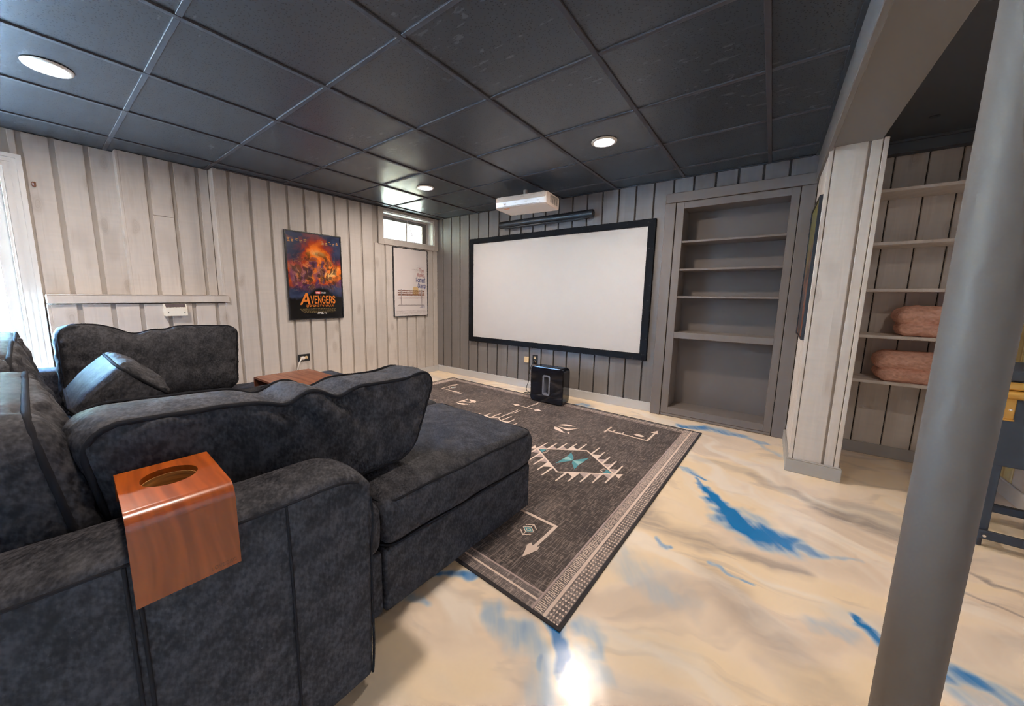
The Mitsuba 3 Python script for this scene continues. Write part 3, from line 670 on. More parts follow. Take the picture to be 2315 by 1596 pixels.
def poster_frame(t, y0, y1, z0, z1, x0=.001, d=.020, w=.011, mat='mat_frame_black'):
    for pg in ([(y0, z0), (y1, z0), (y1 - w, z0 + w), (y0 + w, z0 + w)], [(y0, z1), (y1, z1), (y1 - w, z1 - w), (y0 + w, z1 - w)], [(y0, z0), (y0, z1), (y0 + w, z1 - w), (y0 + w, z0 + w)], [(y1, z0), (y1, z1), (y1 - w, z1 - w), (y1 - w, z0 + w)]):
        S(f'{t}__frame_bar', prism(Polygon(pg), d, FL(0, 0, x0)), mat)
t1 = thing('framed_poster', 'framed glossy poster with fiery orange and blue art and gold lettering on the whitewashed wall', 'poster', 'framed posters')
poster_frame(t1, 1.188, 1.796, .876, 1.793)
S(f'{t1}__sheet', box(.004, .014, 1.194, 1.790, .882, 1.787), 'mat_fire_art')
X1 = .0142
def T1(part, s, y0, y1, z, h, mat, bold=True, skew=0):
    m = fit_text(s, y1 - y0, h, .0012, FL(y0, z, X1), bold)
    if skew:
        v = np.array(m.vertices); v[:, 1] += skew * (v[:, 2] - z); m.vertices = v
    return S(f'{t1}__sheet__{part}', m, mat)
T1('title_lettering', 'A', 1.305, 1.415, 1.038, .118, 'mat_gold', True, .15)
T1('title_lettering', 'VENGERS', 1.418, 1.700, 1.046, .082, 'mat_gold')
T1('subtitle_lettering', 'INFINITY WAR', 1.368, 1.680, 1.008, .024, 'mat_gold', False)
S(f'{t1}__sheet__studio_badge', prism(Polygon([(1.477, 1.150), (1.531, 1.150), (1.531, 1.177), (1.477, 1.177)]), .001, FL(0, 0, X1)), 'mat_red_print')
S(f'{t1}__sheet__studio_lettering', fit_text('MARVEL', .046, .018, .0010, FL(1.481, 1.1545, X1 + .001), True), 'mat_white_print')
T1('studio_lettering', 'STUDIOS', 1.536, 1.590, 1.1545, .018, 'mat_white_print', False)
T1('date_lettering', 'APRIL 27', 1.487, 1.593, .930, .019, 'mat_white_print')
rng = np.random.default_rng(7)
lines = []
for k in range(4):
    y = 1.30 + .012 * k
    while y < 1.70 - .012 * k:
        w = rng.uniform(.012, .03); lines.append(box(X1, X1 + .0006, y, y + w, .985 - .0135 * k, .991 - .0135 * k)); y += w + .006
S(f'{t1}__sheet__credit_lines', join(*lines), 'mat_dim_gold'); tag(list(scene)[-1], kind='stuff')
lines = []
for cy, n in ((1.30, 5), (1.66, 5)):
    for k in range(n):
        for r in range(2 if k else 3):
            yy = cy - .09 + k * .042 + rng.uniform(-.004, .004); ww = rng.uniform(.018, .03)
            lines.append(box(X1, X1 + .0006, yy, yy + ww, 1.712 - .016 * r - .014 * (k % 2), 1.720 - .016 * r - .014 * (k % 2)))
S(f'{t1}__sheet__name_lines', join(*lines), 'mat_dull_orange'); tag(list(scene)[-1], kind='stuff')

t2 = thing('framed_poster', 'framed white poster with red and navy lettering under the small high window', 'poster', 'framed posters')
poster_frame(t2, 2.518, 3.119, .854, 1.768, w=.009)
scene['mat_poster_white'] = two({'type': 'roughplastic', 'diffuse_reflectance': rgb(.80, .74, .73), 'alpha': .10})
S(f'{t2}__sheet', box(.004, .014, 2.524, 3.113, .860, 1.762), 'mat_poster_white')
def T2(part, s, y0, y1, z, h, mat, bold=False): return S(f'{t2}__sheet__{part}', fit_text(s, y1 - y0, h, .0012, FL(y0, z, X1), bold), mat)
T2('name_lettering', 'Tom', 2.965, 3.045, 1.462, .055, 'mat_maroon'); T2('name_lettering', 'Hanks', 2.925, 3.055, 1.398, .055, 'mat_maroon'); T2('name_lettering', 'is', 3.060, 3.072, 1.395, .016, 'mat_maroon')
T2('title_lettering', 'Forrest', 2.905, 3.075, 1.325, .062, 'mat_navy', True); T2('title_lettering', 'Gump', 2.935, 3.082, 1.245, .062, 'mat_navy', True)
T2('date_lettering', 'July 6', 2.972, 3.058, .968, .038, 'mat_navy')
lines = []
for k, (a, b) in enumerate(((2.93, 2.98), (2.93, 3.04), (2.90, 2.96), (2.83, 2.96), (2.89, 2.95))):
    y = a
    while y < b:
        w = rng.uniform(.008, .018); lines.append(box(X1, X1 + .0006, y, min(y + w, b), 1.545 - .0165 * k, 1.549 - .0165 * k)); y += w + .004
for k in range(4):
    y = 2.56
    while y < 3.08:
        w = rng.uniform(.01, .03); lines.append(box(X1, X1 + .0006, y, y + w, .928 - .013 * k, .932 - .013 * k)); y += w + .005
S(f'{t2}__sheet__small_print', join(*lines), 'mat_grey_print'); tag(list(scene)[-1], kind='stuff')
# a plain stand-in of brown and grey bars for the printed picture
for z in (1.195, 1.168, 1.138):
    S(f'{t2}__sheet__printed_bar', box(X1, X1 + .0008, 2.585, 3.055, z, z + (.016 if z > 1.15 else .022)), 'mat_walnut')
S(f'{t2}__sheet__printed_bar', box(X1, X1 + .0008, 2.590, 3.055, 1.100, 1.109), 'mat_walnut')
for y in (2.635, 2.995):
    S(f'{t2}__sheet__printed_post', box(X1 + .0008, X1 + .0014, y, y + .016, 1.010, 1.222), 'mat_grey_print')
scene['mat_tan_print'] = princ((.66, .47, .24), .6)
S(f'{t2}__sheet__printed_block', prism(rrect(.10, .12, .03), .0006, ((0, 1, 0), (0, 0, 1), (1, 0, 0), (X1 - .0002, 2.895, 1.20))), 'mat_tan_print')
S(f'{t2}__sheet__printed_shade', prism(Polygon([(2.57, 1.0), (3.06, .995), (3.05, 1.012), (2.60, 1.018)]), .0005, FL(0, 0, X1)), 'mat_grey_print')

t3 = thing('framed_poster', 'dark framed poster seen edge-on on the side of the board pier beside the bookcase', 'poster', 'framed posters')
scene['mat_amber_art'] = two({'type': 'roughplastic', 'diffuse_reflectance': proc(lambda p, n, uv: mix(mix((.030, .022, .02), (.26, .085, .03), smoothstep(.35, .7, fbm(p.y * 7, p.z * 6, 2.0, 4))), (.22, .20, .03), smoothstep(1.40, 1.75, p.z + .25 * fbm(p.y * 6, p.z * 6, 0, 2)) * .8)), 'alpha': .15})
P3 = lambda m: m
y0, y1, z0, z1, w = 2.636, 3.246, .885, 1.795, .011
for pg in ([(y0, z0), (y1, z0), (y1 - w, z0 + w), (y0 + w, z0 + w)], [(y0, z1), (y1, z1), (y1 - w, z1 - w), (y0 + w, z1 - w)], [(y0, z0), (y0, z1), (y0 + w, z1 - w), (y0 + w, z0 + w)], [(y1, z0), (y1, z1), (y1 - w, z1 - w), (y1 - w, z0 + w)]):
    S(f'{t3}__frame_bar', prism(Polygon(pg), .020, ((0, 1, 0), (0, 0, 1), (-1, 0, 0), (4.1215, 0, 0))), 'mat_frame_black')
S(f'{t3}__sheet', box(4.108, 4.117, y0 + .006, y1 - .006, z0 + .006, z1 - .006), 'mat_amber_art')

# ------------------------------------------------------------------ alcove shelves with folded blankets
tag('alcove_shelves', 'painted wooden shelves in the alcove right of the board pier', 'shelves')
for k, z in enumerate((1.842, 1.508, 1.205, .895, .586)):
    S('alcove_shelves__shelf', box(4.364, 4.960, 3.04, YW - .001, z, z + .021, .002), 'mat_wash')
    S('alcove_shelves__cleat', box(4.364, 4.382, 3.06, YW - .002, z - .035, z, .002), 'mat_wash')
    S('alcove_shelves__cleat', box(4.942, 4.960, 3.06, YW - .002, z - .035, z, .002), 'mat_wash')

S('alcove_shelves__upright', box(4.960, 4.982, 3.03, YW - .016, .0, 2.12, .002), 'mat_wash')

def blanket(key, x0, x1, z0, h, label, seed):
    """a fleece blanket folded over itself: one profile of lobes swept along x with a rounded fold at the left end."""
    lobes = [(z0 + h * .235, h * .235, .004), (z0 + h * .68, h * .32, -.014)]
    man = m3.Manifold()
    for k, (zc, r, dx) in enumerate(lobes):
        pts = []
        for xx in (x0 + r + dx, x1 - r):
            for yy in (3.045 + r, YW - .03 - r):
                pts.append(m3.Manifold.sphere(r, 24).translate((xx, yy, zc)))
        man = man + m3.Manifold.batch_hull(pts)
    man = man.refine_to_length(.0065)
    me = man.to_mesh(); m = trimesh.Trimesh(me.vert_properties[:, :3], me.tri_verts)
    trimesh.smoothing.filter_taubin(m, iterations=10)
    m = displaced(m, .013, 12, seed, 3); m = displaced(m, .0045, 95, seed + 3, 2)
    v = np.array(m.vertices); v[:, 2] = np.maximum(v[:, 2], z0 + .001); v[:, 1] = np.minimum(v[:, 1], YW - .004); m.vertices = v
    return S(key, m, 'mat_pink', True, label=label, cat='blanket', group='pink blankets on the alcove shelves')
blanket('folded_blanket', 4.607, 4.93, .916, .195, 'fluffy pink folded blanket on the upper of the two shelves with blankets', 3)
blanket('folded_blanket', 4.540, 4.93, .607, .200, 'fluffy pink folded blanket on the lower shelf, below the other blanket', 8)

# ------------------------------------------------------------------ steel post
pm = []
tag('support_post', 'round grey painted steel support post under the beam in the right foreground', 'post')
S('support_post__pole', tube([(4.226, .577, .008), (4.226, .577, 2.05)], .0447, 64), 'mat_pole', 50)
S('support_post__base_plate', box(4.146, 4.306, .497, .657, 0, .009, .002), 'mat_pole')
S('support_post__cap_plate', box(4.146, 4.306, .497, .657, 2.043, 2.052, .002), 'mat_pole')

# ------------------------------------------------------------------ game table at the right edge
tag('game_table', 'black game table with brass-coloured corner bracket and open leg frame behind the post', 'table')
tx0, tx1, ty0, ty1 = 4.782, 5.09, 2.200, 2.58
S('game_table__apron', box(tx0 + .012, tx1, ty0, ty1, .405, .800, .004), 'mat_black_matte')
S('game_table__top_rim', box(tx0, tx1 + .008, ty0 - .008, ty1 + .01, .800, .850, .006), 'mat_black_matte')
S('game_table__rail_tube', cyl((tx0 - .05, ty0 - .020, .742), (tx1, ty0 - .020, .742), .020, 24), 'mat_brass', 40)
S('game_table__rail_lip', box(tx0 - .03, tx1, ty0 - .030, ty0 - .002, .765, .798, .005), 'mat_brass')
S('game_table__corner_bracket', join(box(tx0 - .03, tx0 + .045, ty0 - .006, ty0, .628, .765, .003), box(tx0 - .03, tx0 + .045, ty0 - .016, ty0, .622, .630, .002)), 'mat_brass')
k = S('game_table__screw', lathe([(0, 0), (.006, 0), (.004, .003), (0, .004)], 16), 'mat_chrome'); scene[k]['to_world'] = T().translate([tx0 + .032, ty0 - .006, .672]).rotate([1, 0, 0], 90)
for x in (tx0, tx1 - .05):
    for y in (ty0, ty1 - .05):
        S('game_table__leg', box(x + .012, x + .046, y + .002, y + .044, .045, .41, .003), 'mat_black_matte')
        S('game_table__foot', cyl((x + .028, y + .02, 0), (x + .028, y + .02, .05), .012, 16), 'mat_black')
S('game_table__stretcher', box(tx0, tx1, ty0 - .012, ty0 + .002, .045, .088, .003), 'mat_black_matte')
S('game_table__stretcher', box(tx0, tx1, ty1 - .05, ty1 - .02, .06, .10, .003), 'mat_black_matte')
S('game_table__stretcher', box(tx0 + .014, tx0 + .044, ty0 + .044, ty1 - .05, .05, .085, .003), 'mat_black_matte')
k = S('game_table__bolt', lathe([(0, 0), (.006, 0), (.006, .012), (0, .012)], 12), 'mat_chrome'); scene[k]['to_world'] = T().translate([tx0 + .03, ty0 - .012, .066]).rotate([1, 0, 0], 90)

# ------------------------------------------------------------------ rug
tag('area_rug', 'large dark brown woven rug with cream geometric motifs lying in front of the screen', 'rug')
RZ = .0045
def RF(z=RZ): return ((RU[0], RU[1], 0), (RV[0], RV[1], 0), (0, 0, 1), (RA[0], RA[1], z))
RW, RL = 3.055, 2.442
S('area_rug__field', prism(shapely.box(.006, .006, RW - .006, RL - .006), RZ - .0006, RF(.0006)), 'mat_rug')
S('area_rug__binding', prism(ring_poly(0, RW, 0, RL, .0135), .0062, RF(.0004)), 'mat_rug_edge')
def rp(part, geoms, mat, z=RZ, d=.0005):
    g = shapely.union_all([q if hasattr(q, 'geom_type') else Polygon(q).buffer(0) for q in geoms])
    for q in getattr(g, 'geoms', [g]):
        if q.area > 1e-7: S(f'area_rug__{part}', prism(q, d, RF(z)), mat)
def mir(fn):   # the same border on both short sides
    return [fn(lambda u: u), fn(lambda u: RW - u)]
bands, creams, mauves, dots, gly = [], [], [], [], []
for f in (lambda u: u, lambda u: RW - u):
    bx = lambda u0, u1, v0, v1: shapely.box(min(f(u0), f(u1)), v0, max(f(u0), f(u1)), v1)
    bands += [bx(.0135, .067, .0135, RL - .0135), bx(.080, .122, .0135, RL - .0135)]
    creams.append(bx(.067, .080, .0135, RL - .0135)); mauves.append(bx(.122, .130, .0135, RL - .0135))
    for k in range(108):
        for r in range(4):
            u, v = .0205 + .0123 * r, .0170 + .0223 * k + (.0006 if r % 2 else 0)
            if v > RL - .02: continue
            dots.append(Polygon([(f(u - .0046), v), (f(u), v - .0058), (f(u + .0046), v), (f(u), v + .0058)]))
    def stroke(pts, wd=.0026):
        return shapely.LineString([(f(u), v) for u, v in pts]).buffer(wd / 2, cap_style='flat', join_style='mitre')
    v = .022
    while v < RL - .09:
        for pts in ([(.083, v), (.119, v + .004)], [(.083, v + .008), (.100, v + .012), (.119, v + .010)], [(.083, v + .020), (.098, v + .016), (.108, v + .022), (.119, v + .020)],
                    [(.083, v + .029), (.119, v + .031)], [(.087, v + .039), (.101, v + .039), (.101, v + .050), (.119, v + .050)], [(.101, v + .039), (.119, v + .039)],
                    [(.083, v + .057), (.104, v + .060), (.112, v + .066), (.119, v + .058)], [(.083, v + .066), (.098, v + .069), (.119, v + .075)], [(.083, v + .077), (.096, v + .079), (.106, v + .074)],
                    [(.096, v + .079), (.119, v + .084)], [(.085, v + .048), (.085, v + .052)], [(.091, v + .048), (.091, v + .052)]):
            gly.append(stroke(pts, .0034))
        v += .092
for f in (lambda v: v, lambda v: RL - v):
    bx = lambda v0, v1, u0=.130, u1=RW - .130: shapely.box(u0, min(f(v0), f(v1)), u1, max(f(v0), f(v1)))
    bands += [bx(.0135, .058), bx(.0675, .098)]; creams.append(bx(.058, .0675)); mauves.append(bx(.098, .106))
rp('border_band', bands, 'mat_rug_band', RZ, .0004)
rp('border_stripe', creams, 'mat_rug_cream'); rp('border_line', mauves, 'mat_rug_mauve')
S('area_rug__dot_pattern', prism(shapely.MultiPolygon(dots), .0004, RF(RZ + .0004)), 'mat_rug_cream'); tag('area_rug__dot_pattern', kind='stuff')
g = shapely.union_all(gly); S('area_rug__glyph_pattern', prism(g, .0004, RF(RZ + .0004)), 'mat_rug_cream'); tag('area_rug__glyph_pattern', kind='stuff')

def line(pts, w): return shapely.LineString(pts).buffer(w / 2, cap_style='flat', join_style='mitre')
def diamond(cu, cv, hu, hv, n, sl, teal=True):
    cre, mau = [], []
    cre.append(line([(cu - hu, cv), (cu, cv + hv), (cu + hu, cv), (cu, cv - hv), (cu - hu, cv), (cu, cv + hv)], .012))
    for su in (1, -1):
        for sv in (1, -1):
            for k in range(n):
                t = k / (n - .15)
                u, v = cu + su * hu * (1 - t), cv + sv * hv * t
                cre.append(Polygon([(u - .008, v - sv * .002), (u + .008, v - sv * .002), (u + .0045, v + sv * sl), (u - .0045, v + sv * sl)]))
                if k < n - 1:
                    u2, v2 = cu + su * hu * (1 - (k + 1) / (n - .15)), cv + sv * hv * (k + 1) / (n - .15)
                    (cre if k == n - 2 else mau).append(Polygon([(u, v), (u2, v2), (u, v + sv * sl * .55)]))
        e = cu + su * (hu + .004)
        cre.append(Polygon([(e, cv), (e + su * .040, cv - .04), (e + su * .040, cv + .04)]))
    cre = shapely.union_all(cre); mau = shapely.union_all(mau).difference(cre)
    rp('diamond_motif', [cre], 'mat_rug_cream'); rp('diamond_shading', [mau], 'mat_rug_mauve')
    if teal:
        B = [[(0, 0), (.013, .039), (.071, .115), (.062, .039)], [(0, 0), (.071, -.120), (.065, -.029)]]
        A = [[(0, 0), (.062, .039), (.066, -.029)]]
        sgn = [(1, 1), (-1, -1)]
        rp('butterfly_wing', [[(cu + s * u, cv + s2 * v) for u, v in q] for q in B for s, s2 in sgn], 'mat_rug_teal')
        rp('butterfly_wing', [[(cu + s * u, cv + s2 * v) for u, v in q] for q in A for s, s2 in sgn], 'mat_rug_aqua', RZ + .0001)
        rp('teal_triangle', [[(cu + s * .277, cv), (cu + s * .234, cv - .031), (cu + s * .234, cv + .031)] for s in (1, -1)], 'mat_rug_teal')
        rp('small_barb', [line([(cu + s * .232, cv + q * .028), (cu + s * .205, cv + q * .006)], .005) for s in (1, -1) for q in (1, -1)] + [line([(cu + s * .222, cv - .03 + .02 * k), (cu + s * .208, cv - .034 + .02 * k)], .005) for s in (1, -1) for k in range(4)], 'mat_rug_cream')
diamond(.5825, 1.2264, .296, .222, 5, .150)
diamond(1.528, 1.2264, .44, .34, 6, .17, False)
diamond(2.472, 1.2264, .296, .222, 5, .150)
fork = [line([(1.528, 1.57), (1.528, 1.74)], .011), line([(1.5035, 1.888), (1.5035, 1.79), (1.5235, 1.735)], .010), line([(1.5325, 1.888), (1.5325, 1.74)], .010)]
rp('fork_motif', fork, 'mat_rug_cream')
def arrow_head(u, v, d, s=.11, w=.03):   # barbed head with its tip at (u, v), pointing along d
    d = np.array(d, float); nrm = np.array([-d[1], d[0]]); p = np.array([u, v])
    return Polygon([p, p - d * s * .80 + nrm * w * .95, p - d * s * 1.03 + nrm * w * .60, p - d * s * .86 + nrm * w * .32, p - d * s * .86 - nrm * w * .32, p - d * s * 1.03 - nrm * w * .60, p - d * s * .80 - nrm * w * .95])
rp('arrow_motif', [line([(.5152, .4975), (.300, .4975), (.300, .305), (.305, .30)], .0165), Polygon([(.3051, .209), (.3329, .2923), (.3242, .3192), (.3146, .303), (.2953, .3015), (.2832, .3197), (.2762, .2928)])], 'mat_rug_cream')
rp('arrow_motif', [line([(.625, 1.955), (.300, 1.955), (.300, 2.165)], .0155), Polygon([(.3333, 2.155), (.2998, 2.2367), (.2728, 2.153), (.29, 2.16), (.31, 2.16)]), line([(.6345, 1.894), (.6345, 2.06)], .014),
                   line([(.582, 1.955), (.582, 2.012)], .011), line([(.546, 1.930), (.546, 1.980)], .010), line([(.506, 1.958), (.506, 2.006)], .010), line([(.53, 1.97), (.515, 1.97)], .008)], 'mat_rug_cream')
rp('arrow_motif', [line([(2.7327, 2.16), (2.7327, 1.94), (2.50, 1.94)], .014), Polygon([(2.7327, 2.235), (2.765, 2.14), (2.745, 2.12), (2.72, 2.12), (2.70, 2.14)]),
                   Polygon([(2.52, 1.90), (2.50, 1.985), (2.475, 1.94)]), Polygon([(2.47, 1.89), (2.45, 1.975), (2.425, 1.93)]), Polygon([(2.42, 1.90), (2.40, 1.985), (2.385, 1.93)])], 'mat_rug_cream')
rp('arrow_motif', [line([(2.73, .29), (2.73, .50), (2.50, .50)], .0155), arrow_head(2.73, .21, (0, -1))], 'mat_rug_cream')
rp('arrow_motif', [line([(1.66, 2.013), (1.37, 2.013)], .011), arrow_head(1.703, 2.013, (1, 0), .085, .034), arrow_head(1.324, 2.013, (-1, 0), .085, .034), line([(1.514, 2.013), (1.514, 2.24)], .011), line([(1.514, 2.20), (1.468, 2.205)], .010), line([(1.514, 2.165), (1.478, 2.165)], .010)], 'mat_rug_cream')
leaf = lambda a, b, w: shapely.union_all([Polygon([a, (np.array(a) + b) / 2 + np.array([-(b[1] - a[1]), b[0] - a[0]]) / np.hypot(b[0] - a[0], b[1] - a[1]) * w, b, (np.array(a) + b) / 2 - np.array([-(b[1] - a[1]), b[0] - a[0]]) / np.hypot(b[0] - a[0], b[1] - a[1]) * w])])
rp('leaf_motif', [Polygon([(.999, 1.677), (1.0188, 1.729), (.960, 1.715), (.8736, 1.648), (.935, 1.655)]), Polygon([(1.0203, 1.775), (.9812, 1.840), (.930, 1.856), (.8742, 1.849), (.9205, 1.8187), (.97, 1.80)]),
                  Polygon([(1.009, 1.7495), (.9205, 1.725), (.885, 1.712), (.8654, 1.765), (.8349, 1.8386), (.885, 1.775), (.93, 1.752)]), leaf((.872, 1.70), (.8377, 1.649), .011)], 'mat_rug_cream')
rp('leaf_motif', [Polygon([(2.1797, 1.6375), (2.1788, 1.8232), (2.165, 1.8232), (2.150, 1.735), (2.0316, 1.751), (2.05, 1.735), (2.155, 1.715)]), Polygon([(2.172, 1.640), (2.0117, 1.6995), (2.0595, 1.6324), (2.12, 1.62)]), Polygon([(2.1542, 1.8206), (2.0527, 1.8276), (2.0128, 1.7684), (2.08, 1.77)])], 'mat_rug_cream')
rp('leaf_motif', [Polygon([(.4306, 2.0202), (.4131, 2.0466), (.37, 2.045), (.3437, 2.0267), (.3578, 1.9996), (.40, 2.0)])], 'mat_rug_cream')
for cu, cv in ((.3905, .3866), (2.66, .3866), (2.655, 2.05)):
    D = lambda r, q=1.0: Polygon([(cu - r, cv), (cu, cv + r * q), (cu + r, cv), (cu, cv - r * q)])
    rp('eye_motif', [D(.034, .82).difference(D(.027, .80)), D(.017, .80).difference(D(.011, .8)), line([(cu + .031, cv + .024), (cu, cv + .050), (cu - .031, cv + .024)], .006), line([(cu + .031, cv - .024), (cu, cv - .050), (cu - .031, cv - .024)], .006),
                     line([(cu, cv + .025), (cu, cv + .048)], .004), line([(cu, cv - .025), (cu, cv - .048)], .004)], 'mat_rug_cream')
    rp('eye_motif', [D(.027, .80).difference(D(.017, .80)), D(.011, .8)], 'mat_rug_teal')

# ------------------------------------------------------------------ sofa (built square, then turned a little about a point)
PIV, TURN = np.array([2.958, .2, 0]), -math.atan(.048)
RT = trimesh.transformations.rotation_matrix(TURN, [0, 0, 1], PIV)
def turned(m): m = m.copy(); m.apply_transform(RT); return m
def tpts(p): return np.asarray(p, float) @ RT[:3, :3].T + RT[:3, 3]

tag('sectional_sofa', 'large dark charcoal velvet sectional sofa filling the left foreground', 'sofa')
COLX = [(.745, 1.478), (1.482, 2.217), (2.221, 2.958)]
ROWY = [(-.69, .19), (.196, 1.092)]
seed = 0
for r, (ya, yb) in enumerate(ROWY):
    for c, (xa, xb) in enumerate(COLX):
        seed += 1
        xb2 = xb - (.006 if (r == 0) else 0)
        m = softbox((xb2 - xa) / 2, (yb - ya) / 2, .119, .012, (24, 24, 16)); m = displaced(m, .004, 6, seed)
        m.apply_translation(((xa + xb2) / 2, (ya + yb) / 2, .149))
        S('sectional_sofa__base', turned(m), 'mat_fabric', True)
        for fx in (xa + .06, xb - .06):
            for fy in (ya + .06, yb - .06):
                S('sectional_sofa__foot', turned(lathe([(0, 0), (.022, 0), (.026, .034), (0, .034)], 16, (fx, fy, .0062 if fy > .5 else .0))), 'mat_black', 40)
        hx, hy, hz = (xb - xa) / 2 + .006, (yb - ya) / 2 + .008, .096
        m = softbox(hx, hy, hz, .045, (40, 40, 16))
        v = np.array(m.vertices); u_, v_ = v[:, 0] / hx, v[:, 1] / hy
        top = np.clip(v[:, 2] / hz, 0, 1)
        v[:, 2] += (.020 if r else .008) * (1 - u_ ** 2) * (1 - v_ ** 2) * top
        side = (np.abs(v[:, 2]) < hz * .95)
        v[:, 0] += np.sign(u_) * .008 * (np.abs(u_) > .85) * (1 - (v[:, 2] / hz) ** 2)
        m.vertices = v
        m = displaced(m, .010 if r else .004, 7, seed + 20, 3)
        m.apply_translation(((xa + xb) / 2, (ya + yb) / 2 + (.008 if r else -.006), .364))
        ck = S('sectional_sofa__seat_cushion', turned(m), 'mat_fabric', True)
        if r == 1:
            cyc = (ya + yb) / 2 + .008
            for zz, hh in ((.364 + .080, 1), (.364 - .086, -1)):
                pl = []
                for a in np.linspace(0, 2 * np.pi, 120, endpoint=False):
                    ca, sa = math.cos(a), math.sin(a); k = 1 / max(abs(ca), abs(sa))
                    q = np.array([ca * k * hx, sa * k * hy]); inn = np.clip(q, [-hx + .06, -hy + .06], [hx - .06, hy - .06]); d = q - inn; L = np.hypot(*d)
                    q = inn + (d * .0600 / L if L > 1e-9 else 0) * .985
                    pl.append(((xa + xb) / 2 + q[0] * .994, cyc + q[1] * .994, zz + .003 * math.sin(a * 9 + seed)))
                S(f'{ck}__piping', turned(tube(pl, .0042, 6, True)), 'mat_piping', True)

def arm(xa, xb, ya, yb, hh, seed, face):
    hx, hy, hz = (xb - xa) / 2, (yb - ya) / 2, (hh - .014) / 2
    m = softbox(hx, hy, hz, .020, (20, 60, 40))
    v = np.array(m.vertices)
    tp = np.clip((v[:, 2] / hz - .0) , 0, 1)
    v[:, 2] += .014 * (1 - (v[:, 0] / hx) ** 2) * (v[:, 2] > 0) * tp                      # crowned top
    yy = v[:, 1] + (ya + yb) / 2
    v[:, 2] -= tp ** 2 * (.050 * np.clip((yy - (yb - .12)) / .12, 0, 1) ** 2.4)           # rounded front corner
    v[:, 2] += tp * .020 * np.clip((yb - .25 - yy) / .6, 0, 1)                            # rises towards the back
    v[:, 1] += .008 * (v[:, 2] / hz - .1) * np.clip((yy - (yb - .3)) / .3, 0, 1)
    v[:, 0] += .007 * np.sign(v[:, 0]) * (1 - (v[:, 1] / hy) ** 4) * (1 - (v[:, 2] / hz) ** 2)
    m.vertices = v
    m = displaced(m, .0028, 5, seed, 3)
    m.apply_translation(((xa + xb) / 2, (ya + yb) / 2, .014 + hz))
    k = S('sectional_sofa__arm', turned(m), 'mat_fabric', True)
    return m
arm(2.905, 3.098, -.84, .070, .672, 51, 1)
arm(.555, .735, -.84, .19, .672, 52, -1)
S('sectional_sofa__back', turned(displaced(grid_soft := (lambda: (lambda mm: (mm.apply_translation((1.825, -.86, .340)), mm)[1])(softbox(1.08, .095, .32, .034, (60, 10, 20))))(), .004, 5, 61)), 'mat_fabric', True)
# welts and seams of the near arm
def armtop(y):   # height of the outer top edge
    return .672 - .050 * max(0, (y - (.075 - .12)) / .12) ** 2.4 + .020 * min(1, max(0, (.075 - .25 - y) / .6))
seam_pts = [(3.0965, y, armtop(y) - .010) for y in np.linspace(-.80, .035, 40)]
S('sectional_sofa__arm_seam', turned(tube(seam_pts, .0032, 6)), 'mat_piping', True)
fy = .0705
ash = lambda z: .008 * ((z - .3535) / .3185 - .1)
_ps = [(x_, y_ + ash(z_), z_) for x_, y_, z_ in [(3.095, fy - .005, .025), (3.0965, fy - .004, .25), (3.0965, fy - .004, .45), (3.095, fy - .005, .575), (3.080, fy - .006, .600), (3.03, fy - .006, .612), (2.93, fy - .006, .610)]]
S('sectional_sofa__arm_seam', turned(tube(spline(_ps, 60), .0042, 6)), 'mat_piping', True)
for y in (-.405, -.420, -.150):
    S('sectional_sofa__arm_seam', turned(tube(spline([(3.1035, y, .03), (3.1085, y, .3), (3.1065, y, .5), (3.098, y, armtop(y) - .012)], 30), .0034, 6)), 'mat_piping', True)
for y in (.03, -.75):
    S('sectional_sofa__foot', turned(lathe([(0, 0), (.02, 0), (.024, .02), (0, .02)], 16, (3.055, y, 0))), 'mat_black', 40)

